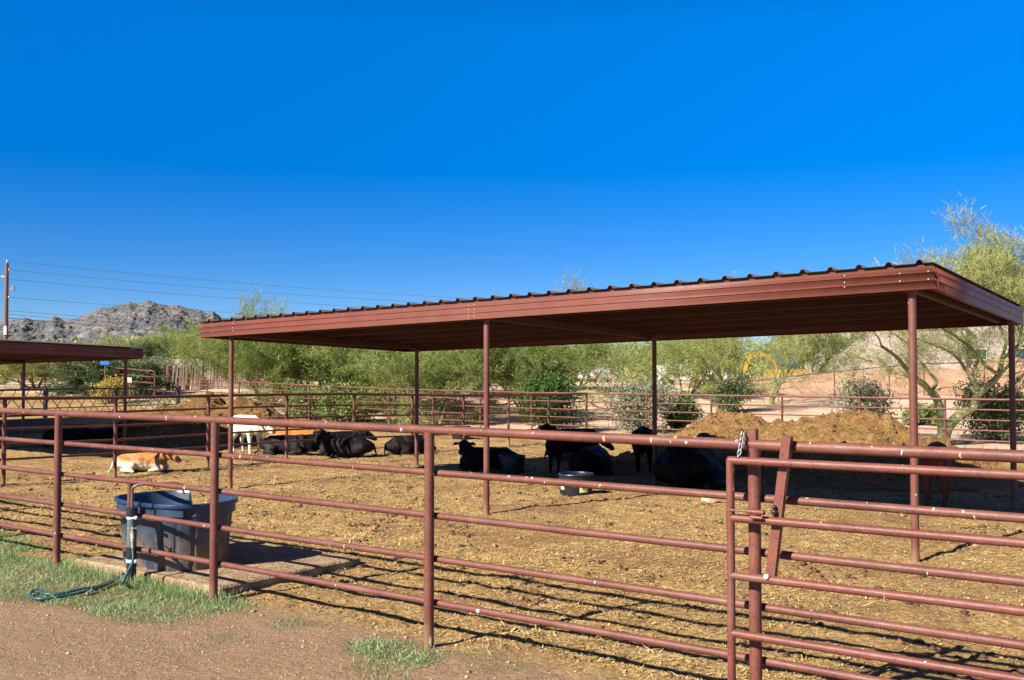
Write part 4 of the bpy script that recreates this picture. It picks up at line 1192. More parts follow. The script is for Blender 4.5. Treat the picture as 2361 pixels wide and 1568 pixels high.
tree(protoC, 180, 62, 800, 0.9, 'palo verde seen below the left shelter roof, left of the dark mesquite', 1.3)
tree(protoA, 85, 58, 803, 1.9, 'palo verde between the two posts of the left shelter', 1.3)
tree(protoB, 8, 66, 783, 2.7, 'palo verde at the foot of the utility pole', 1.1)
tree(protoD, 262, 53, 822, 1.1, 'dark green mesquite beside the yellow bush', 1.2)
tree(protoD, 205, 55, 820, 2.9, 'dark green mesquite half behind the left shelter', 1.2)
tree(protoD, 312, 79, 786, 4.4, 'dark mesquite right behind the end of the left roof', 1.2)
tree(protoE, 1322, 62, 636, 1.2, 'tall thin palo verde whose twigs poke above the middle of the roof', 0.8)
tree(protoE, 1695, 76, 637, 2.4, 'tall thin palo verde whose twigs poke above the roof right of the middle', 0.8)
tree(protoC, 1580, 52, 758, 1.3, 'palo verde in front of the white van', 1.1)
tree(protoB, 1110, 52, 752, 3.1, 'palo verde behind the front middle shelter post', 1.2)
tree(protoA, 1320, 56, 772, 4.1, 'palo verde hiding the parked car', 1.2)
tree(protoC, 1862, 73, 735, 5.1, 'thick palo verde right of the excavator', 1.2)
tree(protoA, 1650, 62, 755, 0.1, 'palo verde in front of the distant sandy lot', 1.1)

# the big palo verde at the right, with its limbs placed
def big_tree():
    base = at(2172, HOR, 30); bz = gzf(base.x, 30)
    def L(u, v, y=30.0):
        p = at(u, v, y); return np.array([p.x - base.x, p.y - base.y, p.z - bz])
    root = empty('palo_verde_tree', (0, 0, 0), 'big palo verde with bent green limbs rising behind the shelter at the right edge', 'tree', TG)
    main = MB()
    def limb(pts, r0, r1):
        q = [Vector(p) for p in pts]; n = len(q)
        sm_ = crspline(q, 4); m = len(sm_)
        main.tube(sm_, [r0 + (r1 - r0) * i / (m - 1) for i in range(m)], 9, False)
        if r1 <= 0.04:
            for k_ in range(int(m * 0.3), m, 2): along.append((np.array(sm_[k_]), np.array(sm_[min(k_ + 1, m - 1)] - sm_[max(k_ - 1, 0)])))
        return pts[-1], (pts[-1] - pts[-2])
    ends = []; along = []
    zx = lambda x, y: ((2286 + x / 3.371) * 0.7907, (900 + y / 3.371) * 0.7907)
    t1 = [L(*zx(1530, 1370)), L(*zx(1555, 1180)), L(*zx(1530, 980)), L(*zx(1490, 870)), L(*zx(1440, 820))]
    limb(t1, 0.15, 0.11)
    ends.append(limb([t1[-1], L(*zx(1380, 740), 29.5), L(*zx(1230, 620), 29), L(*zx(1100, 470), 28.5), L(*zx(960, 370), 28)], 0.09, 0.04))
    ends.append(limb([t1[-1], L(*zx(1330, 730), 30.5), L(*zx(1150, 640), 31), L(*zx(900, 530), 31.5), L(*zx(620, 450), 31.5)], 0.07, 0.025))
    ends.append(limb([t1[-1], L(*zx(1500, 720), 30.5), L(*zx(1420, 620), 30.5), L(*zx(1330, 500), 31), L(*zx(1250, 380), 31)], 0.06, 0.03))
    t2 = [L(*zx(1560, 1330)), L(*zx(1610, 1170)), L(*zx(1720, 1050)), L(*zx(1850, 970)), L(*zx(1900, 860))]
    limb(t2, 0.17, 0.13)
    ends.append(limb([t2[-1], L(*zx(1890, 760), 30), L(*zx(1780, 590), 30), L(*zx(1640, 430), 29.5), L(*zx(1300, 290), 29)], 0.08, 0.03))
    ends.append(limb([t2[-1], L(*zx(1840, 740), 30.5), L(*zx(1870, 580), 31), L(*zx(1910, 490), 31), L(*zx(1800, 330), 31)], 0.06, 0.03))
    t3 = [t2[-1], L(*zx(2000, 760), 30), L(*zx(2110, 650), 30), L(*zx(2140, 500), 30.5)]
    limb(t3, 0.11, 0.08)
    ends.append(limb([t3[2], L(*zx(1980, 560), 29.5), L(*zx(1880, 430), 29), L(*zx(1700, 280), 28.5), L(*zx(1560, 200), 28)], 0.06, 0.03))
    ends.append(limb([t3[-1], L(*zx(2180, 330), 31), L(*zx(2100, 120), 31)], 0.06, 0.04))
    ends.append(limb([t3[-1], L(*zx(2300, 360), 30.5), L(*zx(2480, 200), 30.5)], 0.06, 0.04))
    ends.append(limb([t3[-1], L(*zx(2240, 400), 29), L(*zx(2260, 200), 28)], 0.06, 0.04))
    ends.append(limb([t3[1], L(*zx(2150, 620), 30.8), L(*zx(2260, 480), 31.3), L(*zx(2330, 250), 31.5)], 0.06, 0.04))
    ends.append(limb([t2[3], L(*zx(2080, 880), 31), L(*zx(2300, 700), 32), L(*zx(2500, 500), 32)], 0.07, 0.04))
    limbs = []
    for i, (p, d) in enumerate(ends):
        d = d / np.linalg.norm(d)
        ln = 1.05
        limbs.append((p, d + np.array([0, 0, 0.25]), ln, 0.03))
        if i in (7, 8, 9, 10):
            limbs.append((p, np.array([-0.25 + 0.2 * (i - 8), 0.0, 1.0]), 0.85, 0.03))
            limbs.append((p, np.array([-0.9 + 0.5 * (i - 8), 0.1, 0.9]), 1.35, 0.03))
    tw = []
    for j, (p, d) in enumerate(along):
        d = d / (np.linalg.norm(d) + 1e-9)
        tw.append((p, d * 0.7 + RNG.normal(size=3) * 0.5 + np.array([0, 0, 0.1]), 0.75, 0.012))
    # the high crown reaching left above the roof
    for u, v, y in ((2290, 740, 30), (2350, 690, 30), (2260, 730, 31), (2330, 720, 29)):
        limbs.append((L(u, v, y), np.array([-1.0, 0, 0.40]), 1.7, 0.03)); limbs.append((L(u, v, y), np.array([0.35, 0.2, 1.0]), 1.15, 0.03)); limbs.append((L(u, v, y), np.array([-0.5, -0.3, 0.8]), 1.1, 0.03))
    mb, V, Fq = grow_tree(77, limbs, 5.5, 15, 0.21, 0.0075, spread=0.42, dens=0.5)
    mb2, V2, F2 = grow_tree(78, tw, 5.5, 9, 0.2, 0.006, spread=0.6, dens=0.8, levels=2)
    Fq = np.concatenate([Fq, F2 + len(V)]); V = np.concatenate([V, V2])
    n0 = len(main.v); main.v += mb2.v; main.f += [tuple(i + n0 for i in f) for f in mb2.f]; main.m += mb2.m
    n0 = len(main.v); main.v += mb.v; main.f += [tuple(i + n0 for i in f) for f in mb.f]; main.m += mb.m
    main.build('trunk', M['bark'], root)
    np_mesh('crown', V, Fq, M['pv_leaf_gold'], root)
    root.location = (base.x, base.y, bz)
big_tree()

def make_bush(name, seed, W, H, lobes, n, size, mats, label, stems=8, aspect=0.55, cat='bush', airy=0.0):
    rnd = np.random.default_rng(seed)
    P = []; 
    cs_ = []
    for i in range(lobes):
        an = rnd.uniform(0, 6.28); rr = W / 2 * 0.62 * math.sqrt(rnd.uniform(0.02, 1))
        zc_ = H * rnd.uniform(0.22, 0.78) * (1 - 0.35 * (rr / (W / 2)) ** 2)
        cs_.append((rr * math.cos(an), rr * math.sin(an), zc_, rnd.uniform(0.16, 0.30) * min(W, H * 1.3)))
    per = n // lobes
    for (x, y, z, r) in cs_:
        v = rnd.normal(size=(per, 3)); v /= np.linalg.norm(v, axis=1, keepdims=True)
        rad = r * rnd.uniform(0.55 - airy, 1.12, per) ** 0.8
        q = np.array([x, y, z]) + v * rad[:, None]
        P.append(q)
    P = np.concatenate(P); P = P[P[:, 2] > 0.02]; m = len(P)
    D_ = rnd.normal(size=(m, 3)); D_[:, 2] += 0.3; D_ /= np.linalg.norm(D_, axis=1, keepdims=True)
    V, Fq = quads(P, D_, size * rnd.uniform(0.6, 1.5, m), size * aspect * rnd.uniform(0.3, 0.6, m), rnd.normal(size=(m, 3)))
    V[:, 2] = np.maximum(V[:, 2], 0.0)
    root = empty(name, (0, 0, 0), label, cat, None)
    np_mesh('foliage', V, Fq, mats[1], root)
    mb = MB()
    for i in range(stems):
        x, y, z, r = cs_[i % lobes]
        mb.tube([Vector((rnd.uniform(-.1, .1), rnd.uniform(-.1, .1), -0.05)), Vector((x * 0.5, y * 0.5, z * 0.55)), Vector((x, y, z))], [0.03, 0.02, 0.008], 5, False)
    mb.build('stems', mats[0], root)
    return root
def put(o, u, Y, yaw=0.0, k=1.0):
    g = at(u, HOR, Y); o.location = (g.x, Y, gzf(g.x, Y) - 0.03); o.rotation_euler = (0, 0, yaw); o.scale = (k, k, k); return o
BK = M['bark_dark']
put(make_bush('bush', 21, 2.7, 2.15, 26, 9000, 0.075, (BK, M['bush_leaf']), 'dark green round bush in front of the palo verdes at the fence corner', aspect=1.1), 1262, 36.6)
put(make_bush('bush', 22, 3.0, 2.1, 18, 5000, 0.10, (M['bark'], M['grey_leaf']), 'grey-green twiggy bush behind the far fence, right of the dark round bush', airy=0.3), 1490, 36.2)
put(make_bush('bush', 23, 2.5, 2.35, 20, 4200, 0.09, (BK, M['grey_leaf']), 'thin olive bush against the orange dirt bank, left of the big palo verde', airy=0.35, stems=16), 1985, 34.5)
put(make_bush('bush', 24, 3.4, 2.1, 22, 8000, 0.085, (BK, M['mesquite_leaf']), 'broad leafy bush at the right edge behind the far fence', airy=0.2), 2300, 31.5)
put(make_bush('bush', 25, 2.2, 1.8, 14, 5200, 0.09, (BK, M['mesquite_leaf']), 'dark low bush around the leaning palo verde trunk', airy=0.2), 1690, 46)
put(make_bush('bush', 26, 2.0, 1.5, 12, 3600, 0.09, (BK, M['yellow_leaf']), 'bright yellow bush by the mesquite on the left', airy=0.1), 258, 49)
put(make_bush('bush', 27, 3.6, 1.9, 16, 4500, 0.10, (BK, M['grey_leaf']), 'grey bush in front of the tan wall', airy=0.2), 436, 66)
put(make_bush('bush', 28, 3.0, 1.8, 14, 4500, 0.10, (BK, M['grey_leaf']), 'grey bush left of the stick fence', airy=0.2), 355, 60)
put(make_bush('bush', 29, 3.2, 1.6, 16, 6500, 0.10, (BK, M['weed_leaf']), 'light green weedy bush behind the fence, right of the left heap', airy=0.2), 700, 42.5)
put(make_bush('bush', 30, 3.4, 1.7, 16, 6500, 0.10, (BK, M['weed_leaf']), 'light green weedy bush behind the fence above the lone black cow', airy=0.2), 800, 40.5)
put(make_bush('bush', 31, 2.2, 1.4, 12, 4200, 0.10, (BK, M['bush_leaf']), 'small green bush right behind the second back shelter post', airy=0.2), 1565, 37.5)
put(make_bush('bush', 32, 2.6, 1.0, 12, 3800, 0.10, (BK, M['weed_leaf']), 'low bright green weeds at the foot of the orange dirt bank', airy=0.2), 2120, 41)
put(make_bush('bush', 33, 2.2, 1.5, 12, 4200, 0.10, (BK, M['mesquite_leaf']), 'dark bush beside the left trees behind the feed panel', airy=0.2), 330, 52)

def far_thicket():
    n = 60000
    X = RNG.uniform(-130, 130, n); Y = RNG.uniform(88, 135, n)
    hmax = 3.4 + 1.6 * fbm(X * 0.12, Y * 0.12, 44, 3) + 1.2 * fbm(X * 0.5, Y * 0.5, 45, 2)
    Z = RNG.uniform(0, 1, n) ** 0.7 * np.clip(hmax, 0.4, 6)
    P = np.stack([X, Y, gz(X, Y) + Z], 1)
    D_ = rand_dir(n)
    V, Fq = quads(P, D_, RNG.uniform(0.3, 0.8, n), RNG.uniform(0.06, 0.16, n), rand_dir(n))
    o = np_mesh('far_thicket', V, Fq, M['pv_leaf']); tag(o, 'far band of desert scrub behind the trees', 'scrub', None, 'stuff')
far_thicket()
def weeds():
    n = 26000
    s = RNG.uniform(-40, 8, n); d = RNG.uniform(DBACK - 0.2, DBACK + 9, n)
    X = P0[0] + s * AX[0] + d * BX[0]; Y = P0[1] + s * AX[1] + d * BX[1]
    m = sstep(0.05, 0.5, fbm(X * 0.3, Y * 0.3, 66, 3) + 0.35 * sstep(-16, -24, s) * (s < 0) + 0.0)
    k = RNG.uniform(size=n) < m; X = X[k]; Y = Y[k]; n = len(X)
    P = np.stack([X, Y, gsurf(X, Y)], 1)
    D_ = rand_dir(n); D_[:, 2] = np.abs(D_[:, 2]) + 0.3; D_ /= np.linalg.norm(D_, axis=1, keepdims=True)
    V, Fq = quads(P, D_, RNG.uniform(0.08, 0.3, n), RNG.uniform(0.006, 0.018, n), rand_dir(n))
    o = np_mesh('weeds', V, Fq, M['weed_leaf']); tag(o, 'patches of green weeds on the sand beyond the far fence', 'weeds', None, 'stuff')
weeds()

# saguaro
sg = empty('saguaro', at(466, HOR, 64).xy.to_3d() + Vector((0, 0, gzf(at(466, HOR, 64).x, 64))), 'tall grey-green saguaro beside the left end of the large roof', 'cactus')
b0_ = WLOC[sg.name]; mb = MB(); mb.tube([b0_ + Vector((0, 0, z)) for z in (-0.2, 1, 2, 3, 3.6, 3.75)], [0.2, 0.24, 0.25, 0.24, 0.17, 0.04], 16)
mb.build('trunk', M['saguaro'], sg)
mb = MB(); mb.tube([b0_ + Vector(p) for p in ((0.2, 0, 1.3), (0.5, 0, 1.35), (0.6, 0, 1.7), (0.6, 0, 2.6), (0.6, 0, 2.75))], [0.13, 0.15, 0.15, 0.13, 0.03], 12); mb.build('arm', M['saguaro'], sg)

# ------------------------------------------------------------------ feed line at the left
def feeder():
    root = empty('feed_fence', F(-28, 8, 0), 'dark steel feed panel of crossed slanting bars above the concrete bunk', 'feed fence')
    zt, zb = 1.36, 0.50
    for nm, z, r in (('rail', zt, 0.032), ('rail', zb, 0.035), ('rail', zb + 0.22, 0.018)):
        mb = MB(); mb.tube([F(-28, 7, z), F(-28, 17.9, z)], r, 8); mb.build(nm, M['dark_steel'], root)
    for k in range(5):
        mb = MB(); d = 7.3 + 2.62 * k
        p = F(-28, d); mb.tube([p + Vector((0, 0, -0.3)), p + Vector((0, 0, zt + 0.04))], 0.075, 10); mb.build('post', M['dark_steel'], root)
    for k in range(24):
        d = 7.1 + 0.44 * k
        mb = MB(); mb.tube([F(-28.03, d, zb), F(-28.03, d + 0.5, zt)], 0.014, 6); mb.build('bar', M['dark_steel'], root)
        mb = MB(); mb.tube([F(-27.4, d + 0.5, zb), F(-27.4, d, zt - 0.25)], 0.014, 6); mb.build('bar', M['steel'], root)
    mb = MB(); mb.box(F(-27.75, 12.5, 0.02), bv * 5.6, av * 0.30, Vector((0, 0, 0.30)))
    mb.box(F(-27.47, 12.5, 0.37), bv * 5.6, av * 0.045, Vector((0, 0, 0.045)))
    tag(mb.build('feed_bunk', M['bunk'], None, False), 'long grey concrete feed bunk in the shade of the left shelter', 'feed bunk')
feeder()

# ------------------------------------------------------------------ stick fence, far fences
def stick_fence():
    g = at(480, HOR, 56); base = gzf(g.x, 56)
    root = empty('stick_fence', (g.x, 56, base), 'fence of pale upright cactus ribs behind the red pipe fence on the left', 'fence')
    mb = MB()
    for k in range(95):
        u = 392 + 2.3 * k + random.uniform(-0.6, 0.6); y = 56 + 0.02 * k
        p = at(u, HOR, y); h = random.uniform(1.1, 1.75) - (0.2 if k > 60 else 0)
        tilt = random.uniform(-0.07, 0.07)
        z = gzf(p.x, y)
        mb.tube([Vector((p.x, y, z - 0.05)), Vector((p.x + tilt * h, y + random.uniform(-.05, .05), z + h))], 0.026, 5)
    mb.build('stick_panel', M['stick'], root)
    for zz in (0.35, 0.9):
        mb = MB(); a = at(390, HOR, 56.1); b_ = at(612, HOR, 58); mb.tube([Vector((a.x, 56.1, gzf(a.x, 56.1) + zz)), Vector((b_.x, 58, gzf(b_.x, 58) + zz))], 0.02, 6); mb.build('cross_rail', M['wood'], root)
    for u in (388, 432):
        p = at(u, HOR, 56); mb = MB(); mb.tube([Vector((p.x, 56, base - 0.1)), Vector((p.x, 56, base + 1.4))], 0.11, 8); mb.build('post', M['wood'], root)
stick_fence()
def far_fence(name, label, pts, rails, mat, r):
    root = empty(name, pts[0][0] + Vector((0, 0, 0)), label, 'fence')
    for (p, h) in pts:
        mb = MB(); mb.tube([p + Vector((0, 0, -0.6)), p + Vector((0, 0, h))], r * 1.2, 8); mb.build('post', mat, root)
    for f in rails:
        mb = MB(); mb.tube([p + Vector((0, 0, h * f)) for p, h in pts], r, 8); mb.build('rail', mat, root)
pts = []
for u, v, Y in ((1690, 888, 50), (1730, 880, 50.5), (1794, 871, 51), (1924, 857, 52), (2050, 845, 53), (2130, 839, 54), (2270, 835, 55), (2420, 831, 56)):
    p = at(u, v, Y); g_ = gzf(p.x, Y); pts.append((Vector((p.x, Y, p.z - 1.35)), 1.35))
far_fence('pipe_fence', 'thin red pipe fence climbing the orange dirt bank in front of the house', pts, (1.0,), M['pipe_far'], 0.028)
pts = []
for u in (320, 384, 445, 505, 565):
    p = at(u, 850, 60); pts.append((Vector((p.x, 60, p.z - 1.3)), 1.3))
far_fence('rail_fence', 'black rail fence on the slope in front of the tan wall', pts, (1.0, 0.5), M['dark_steel'], 0.03)

# tan garden wall far left
wa = at(325, HOR, 71); wb = at(485, HOR, 71)
mb = MB(); vs = []
zb_ = gzf(wa.x, 71) - 0.3
vs = [Vector((wa.x, 71, zb_)), Vector((wb.x, 71, zb_)), Vector((wb.x, 71, at(0, 826, 71).z)), Vector((at(400, 0, 71).x, 71, at(0, 829, 71).z)), Vector((wa.x, 71, at(0, 838, 71).z))]
vs2 = [v + Vector((0, 0.4, 0)) for v in vs]
mb.add(vs + vs2, [(0, 1, 2, 3, 4), (9, 8, 7, 6, 5), (0, 5, 6, 1), (1, 6, 7, 2), (2, 7, 8, 3), (3, 8, 9, 4), (4, 9, 5, 0)])
tag(mb.build('garden_wall', M['stucco'], None, False), 'low tan wall between the two shelters, below the mountain', 'wall')

# ------------------------------------------------------------------ dirt bank, house, machines
def bank():
    xs_ = np.arange(12, 46, 0.35); ys_ = np.arange(53.5, 63, 0.3)
    X, Y = np.meshgrid(xs_, ys_)
    prof = np.interp(X, [12, 14, 18, 24, 27, 29, 31, 34, 46], [0.0, 0.7, 1.15, 1.2, 1.35, 2.0, 1.7, 1.1, 0.9])
    h = prof * np.exp(-(np.abs((Y - 58) / 2.6) ** 2.6)) * (1 + 0.22 * fbm(X * 0.6, Y * 0.6, 81, 4)) + 0.10 * fbm(X * 2, Y * 2, 83, 3)
    Z = gz(X, Y) + h - 0.05
    ny, nx = X.shape; idx = np.arange(ny * nx).reshape(ny, nx)
    Fq = np.stack([idx[:-1, :-1], idx[:-1, 1:], idx[1:, 1:], idx[1:, :-1]], -1).reshape(-1, 4)
    m = simple('orange_earth', (0.40, 0.25, 0.16), (0.30, 0.18, 0.115), 1.2, 0.95, 0, 0.1, 0.8, 0.1)
    o = np_mesh('dirt_bank', np.stack([X, Y, Z], -1).reshape(-1, 3), Fq, m, None, True)
    tag(o, 'long bank of orange excavated earth in front of the house', 'bank', None, 'structure')
bank()
def house():
    Y0 = 82
    xl = at(1872, 0, Y0).x; xm = at(2215, 0, Y0).x; xr = at(2600, 0, Y0).x; zb = gzf(xl, Y0) - 0.3
    root = empty('house', ((xl + xr) / 2, Y0, zb), 'two storey tan stucco house behind the big palo verde', 'house')
    zl = at(0, 752, Y0).z; zh = at(0, 640, Y0).z
    def wallbox(x0, x1, z1, y0, y1, name='wall'):
        mb = MB(); mb.box(((x0 + x1) / 2, (y0 + y1) / 2, (zb + z1) / 2), ((x1 - x0) / 2, 0, 0), (0, (y1 - y0) / 2, 0), (0, 0, (z1 - zb) / 2)); return mb.build(name, M['stucco'], root, False)
    wallbox(xl, xm, zl, Y0, Y0 + 12); wallbox(xm, xr, zh, Y0 + 0.6, Y0 + 14)
    for x0, x1, z, y0, y1 in ((xl - 0.4, xm, zl, Y0 - 0.4, Y0 + 12.4), (xm - 0.4, xr + 0.4, zh, Y0 + 0.2, Y0 + 14.4)):
        mb = MB(); mb.box(((x0 + x1) / 2, (y0 + y1) / 2, z + 0.14), ((x1 - x0) / 2, 0, 0), (0, (y1 - y0) / 2, 0), (0, 0, 0.13)); mb.build('roof', M['roof_tile'], root, False)
    for u0, u1, v0, v1, yy in ((2228, 2272, 806, 828, Y0 + 0.6), (2322, 2370, 804, 832, Y0 + 0.6), (2300, 2360, 700, 740, Y0 + 0.6)):
        a = at(u0, v1, yy); b_ = at(u1, v0, yy)
        mb = MB(); mb.box(((a.x + b_.x) / 2, yy - 0.03, (a.z + b_.z) / 2), ((b_.x - a.x) / 2 + 0.1, 0, 0), (0, 0.05, 0), (0, 0, (b_.z - a.z) / 2 + 0.1)); w = mb.build('window', M['white'], root, False)
        mb = MB(); mb.box(((a.x + b_.x) / 2, yy - 0.09, (a.z + b_.z) / 2), ((b_.x - a.x) / 2, 0, 0), (0, 0.02, 0), (0, 0, (b_.z - a.z) / 2)); mb.build('pane', M['glass'], w, False)
house()
def excavator():
    Y = 68
    o = at(1802, 868, Y); g = gzf(o.x, Y); zb = o.z - 0.75
    root = empty('excavator', (o.x, Y, zb), 'yellow excavator with arched boom parked behind the dirt bank', 'excavator')
    def q(u, v, dy=0.0): p = at(u, v, Y); p.y += dy; return p
    mb = MB(); mb.box((o.x + 0.2, Y, zb + 0.95), (1.25, 0, 0), (0, 1.1, 0), (0, 0, 0.28)); bd = mb.build('body', M['yellow'], root, False)
    for dy in (-1.0, 1.0):
        mb = MB(); vs = [];
        pts_ = [(-1.5, 0.35), (-1.2, 0.05), (1.2, 0.05), (1.5, 0.35), (1.2, 0.65), (-1.2, 0.65)]
        for y in (-0.28, 0.28):
            for x, z in pts_: vs.append((o.x + x, Y + dy + y, zb - 0.05 + z))
        mb.add(vs, [(0, 1, 2, 3, 4, 5), (11, 10, 9, 8, 7, 6)] + [(i, i + 6, (i + 1) % 6 + 6, (i + 1) % 6) for i in range(6)])
        mb.build('track', M['rubber'], root, False)
    mb = MB(); mb.box((o.x + 0.25, Y - 0.45, zb + 1.75), (0.6, 0, 0), (0, 0.5, 0), (0, 0, 0.52)); mb.build('cab', M['glass'], root, False)
    def arm(pts, w0, w1, nm):
        mb = MB(); n = len(pts); vs = []; fs = []
        for i, p in enumerate(pts):
            a = pts[max(i - 1, 0)]; b_ = pts[min(i + 1, n - 1)]
            t = (b_ - a).normalized(); nrm = Vector((-t.z, 0, t.x)); w = w0 + (w1 - w0) * i / (n - 1)
            for sy in (-0.14, 0.14):
                for sn in (-1, 1): vs.append(p + nrm * w * sn + Vector((0, sy, 0)))
        for i in range(n - 1):
            a = i * 4; b_ = a + 4
            fs += [(a, a + 1, b_ + 1, b_), (a + 2, b_ + 2, b_ + 3, a + 3), (a, b_, b_ + 2, a + 2), (a + 1, a + 3, b_ + 3, b_ + 1)]
        fs += [(0, 2, 3, 1), (4 * n - 4, 4 * n - 3, 4 * n - 1, 4 * n - 2)]
        mb.add(vs, fs); return mb.build(nm, M['yellow'], root, False)
    arm([q(1793, 866), q(1787, 848), q(1778, 830), q(1768, 820), q(1748, 816)], 0.15, 0.12, 'boom')
    arm([q(1750, 814), q(1735, 817), q(1726, 826), q(1720, 845), q(1715, 862)], 0.11, 0.09, 'stick')
    mb = MB(); b0 = q(1713, 868); mb.box(b0 + Vector((0, 0, -0.15)), (0.28, 0, -0.1), (0, 0.4, 0), (0.08, 0, 0.3)); mb.build('bucket', M['dark_steel'], root, False)
    mb = MB(); mb.tube([q(1788, 862, -0.2), q(1774, 832, -0.2)], 0.06, 8); mb.build('hydraulic_ram', M['steel'], root)
excavator()
def vehicle(name, label, cat, u, v, Y, yaw, L, W, H, paint, van=True):
    p = at(u, v, Y); z = gzf(p.x, Y)
    root = empty(name, (0, 0, 0), label, cat)
    mb = MB()
    if van: prof = [(-L/2, 0.35), (-L/2, H * 0.96), (-L/2 + 0.15, H), (L * 0.22, H), (L * 0.33, H * 0.62), (L/2 - 0.1, H * 0.52), (L/2, H * 0.42), (L/2, 0.35)]
    else: prof = [(-L/2, 0.35), (-L/2, H * 0.6), (-L * 0.38, H * 0.64), (-L * 0.28, H * 0.98), (L * 0.08, H), (L * 0.22, H * 0.66), (L/2 - 0.1, H * 0.56), (L/2, H * 0.45), (L/2, 0.35)]
    n = len(prof); vs = []
    for y in (-W/2, W/2):
        for x, zz in prof: vs.append((x, y * (0.9 if zz > H * 0.8 else 1.0), zz))
    mb.add(vs, [tuple(range(n)), tuple(reversed(range(n, 2 * n)))] + [(i, i + n, (i + 1) % n + n, (i + 1) % n) for i in range(n)])
    mb.build('body', paint, root, False)
    for y in (-W/2 + 0.0, W/2):
        mb = MB(); s_ = 1 if y > 0 else -1
        x0, x1 = (-L*0.3, L*0.2) if not van else (L*0.05, L*0.24)
        mb.box(((x0+x1)/2, y * 0.95 + 0.02 * s_, H * 0.79), ((x1-x0)/2*0.8, 0, 0), (0, 0.03, 0), (0, 0, H * 0.11)); mb.build('window', M['glass'], root, False)
    for x in (-L * 0.32, L * 0.32):
        for y in (-W/2 + 0.05, W/2 - 0.05):
            mb = MB(); mb.tube([(x, y - 0.1, 0.33), (x, y + 0.1, 0.33)], 0.33, 16); mb.build('wheel', M['rubber'], root)
    for y in (-W/2 + 0.2, W/2 - 0.2):
        mb = MB(); mb.box((-L/2 - 0.01, y, H * 0.5), (0.02, 0, 0), (0, 0.12, 0), (0, 0, 0.1)); mb.build('tail_light', M['red_light'], root, False)
    root.location = (p.x, Y, z); root.rotation_euler = (0, 0, yaw)
    return root
vehicle('van', 'white van half hidden by palo verdes left of the excavator', 'van', 1594, 850, 70, 2.8, 5.2, 2.0, 2.4, M['white'])
vehicle('car', 'grey car with red tail lights glimpsed between the trees', 'car', 1366, 858, 84, 1.9, 4.5, 1.8, 1.5, simple('silver_car_paint', (0.5, 0.5, 0.5), None, 3, 0.3), False)
# small boards on the left
def board(name, label, u0, u1, v0, v1, Y, mat, cat):
    a = at(u0, v1, Y); b_ = at(u1, v0, Y); x = (a.x + b_.x) / 2; g = gzf(x, Y)
    root = empty(name, (x, Y, g), label, cat)
    mb = MB(); mb.tube([(x, Y + 0.05, g - 0.2), (x, Y + 0.05, a.z + 0.05)], 0.04, 8); mb.build('post', M['wood'], root)
    mb = MB(); mb.box((x, Y, (a.z + b_.z) / 2), ((b_.x - a.x) / 2, 0, 0), (0, 0.02, 0), (0, 0, (b_.z - a.z) / 2)); mb.build('panel', mat, root, False)
board('blue_board', 'bright blue board glimpsed under the end of the left roof', 232, 252, 833, 841, 50.5, M['blue'], 'board')
board('small_sign', 'small red and white sign below the blue board', 294, 304, 870, 882, 48, M['sign_face'], 'sign')

# ------------------------------------------------------------------ pole and wires
pu = at(12, HOR, 75); zb_ = gzf(pu.x, 75)
pole = empty('utility_pole', (pu.x, 75, zb_), 'brown wooden utility pole at the far left', 'pole')
ztop = at(0, 606, 75).z
mb = MB(); mb.tube([Vector((pu.x, 75, zb_ - 0.3)), Vector((pu.x, 75, ztop))], [0.19, 0.13], 12); mb.build('pole_shaft', M['wood'], pole)
mb = MB(); mb.tube([Vector((pu.x, 75, ztop)), Vector((pu.x, 75, ztop + 0.22))], [0.03, 0.06], 8); mb.build('insulator', M['screw'], pole)
for v, sd_ in ((622, 1), (638, -1), (685, 1)):
    mb = MB(); p = at(12, v, 75); mb.tube([p, p + Vector((0.3 * sd_, 0, 0.02))], [0.025, 0.07], 8); mb.build('insulator', M['screw'], pole)
mb = MB(); p = at(30, 665, 75); mb.box(p, (0.10, 0, 0), (0, 0.08, 0), (0, 0, 0.22)); mb.tube([at(12, 668, 75), p], 0.02, 6); mb.build('fuse_switch', M['steel'], pole, False)
mb = MB(); p = at(15, 762, 75); mb.box(p + Vector((0.0, -0.2, 0)), (0.1, 0, 0), (0, 0.03, 0), (0, 0, 0.32)); mb.build('tag_plate', M['screw'], pole, False)
wires = [(601, 658, 700), (621, 672, 712), (643, 692, 728), (685, 716, 745), (716, 742, 775), (724, 756, 790), (733, 772, 805)]
names = ['top', 'second', 'third', 'fourth', 'fifth', 'sixth', 'lowest']
for (v0, v1, v2), nm in zip(wires, names):
    a = at(12, v0, 75); c = at(1500, v2, 118)
    q = [at(-250, v0 - 14 , 80)]
    K = 24; pts = []
    mid_ = None
    for i in range(K + 1):
        t = i / K
        p = a.lerp(c, t); 
        sag = 4 * t * (1 - t)
        pts.append(p - Vector((0, 0, 0.75 * sag)))
    mb = MB(); mb.tube([q[0]] + pts, 0.012 if nm != 'lowest' else 0.024, 5)
    tag(mb.build('power_line', M['wire']), nm + ' of the seven wires running right from the utility pole', 'wire', 'overhead wires')

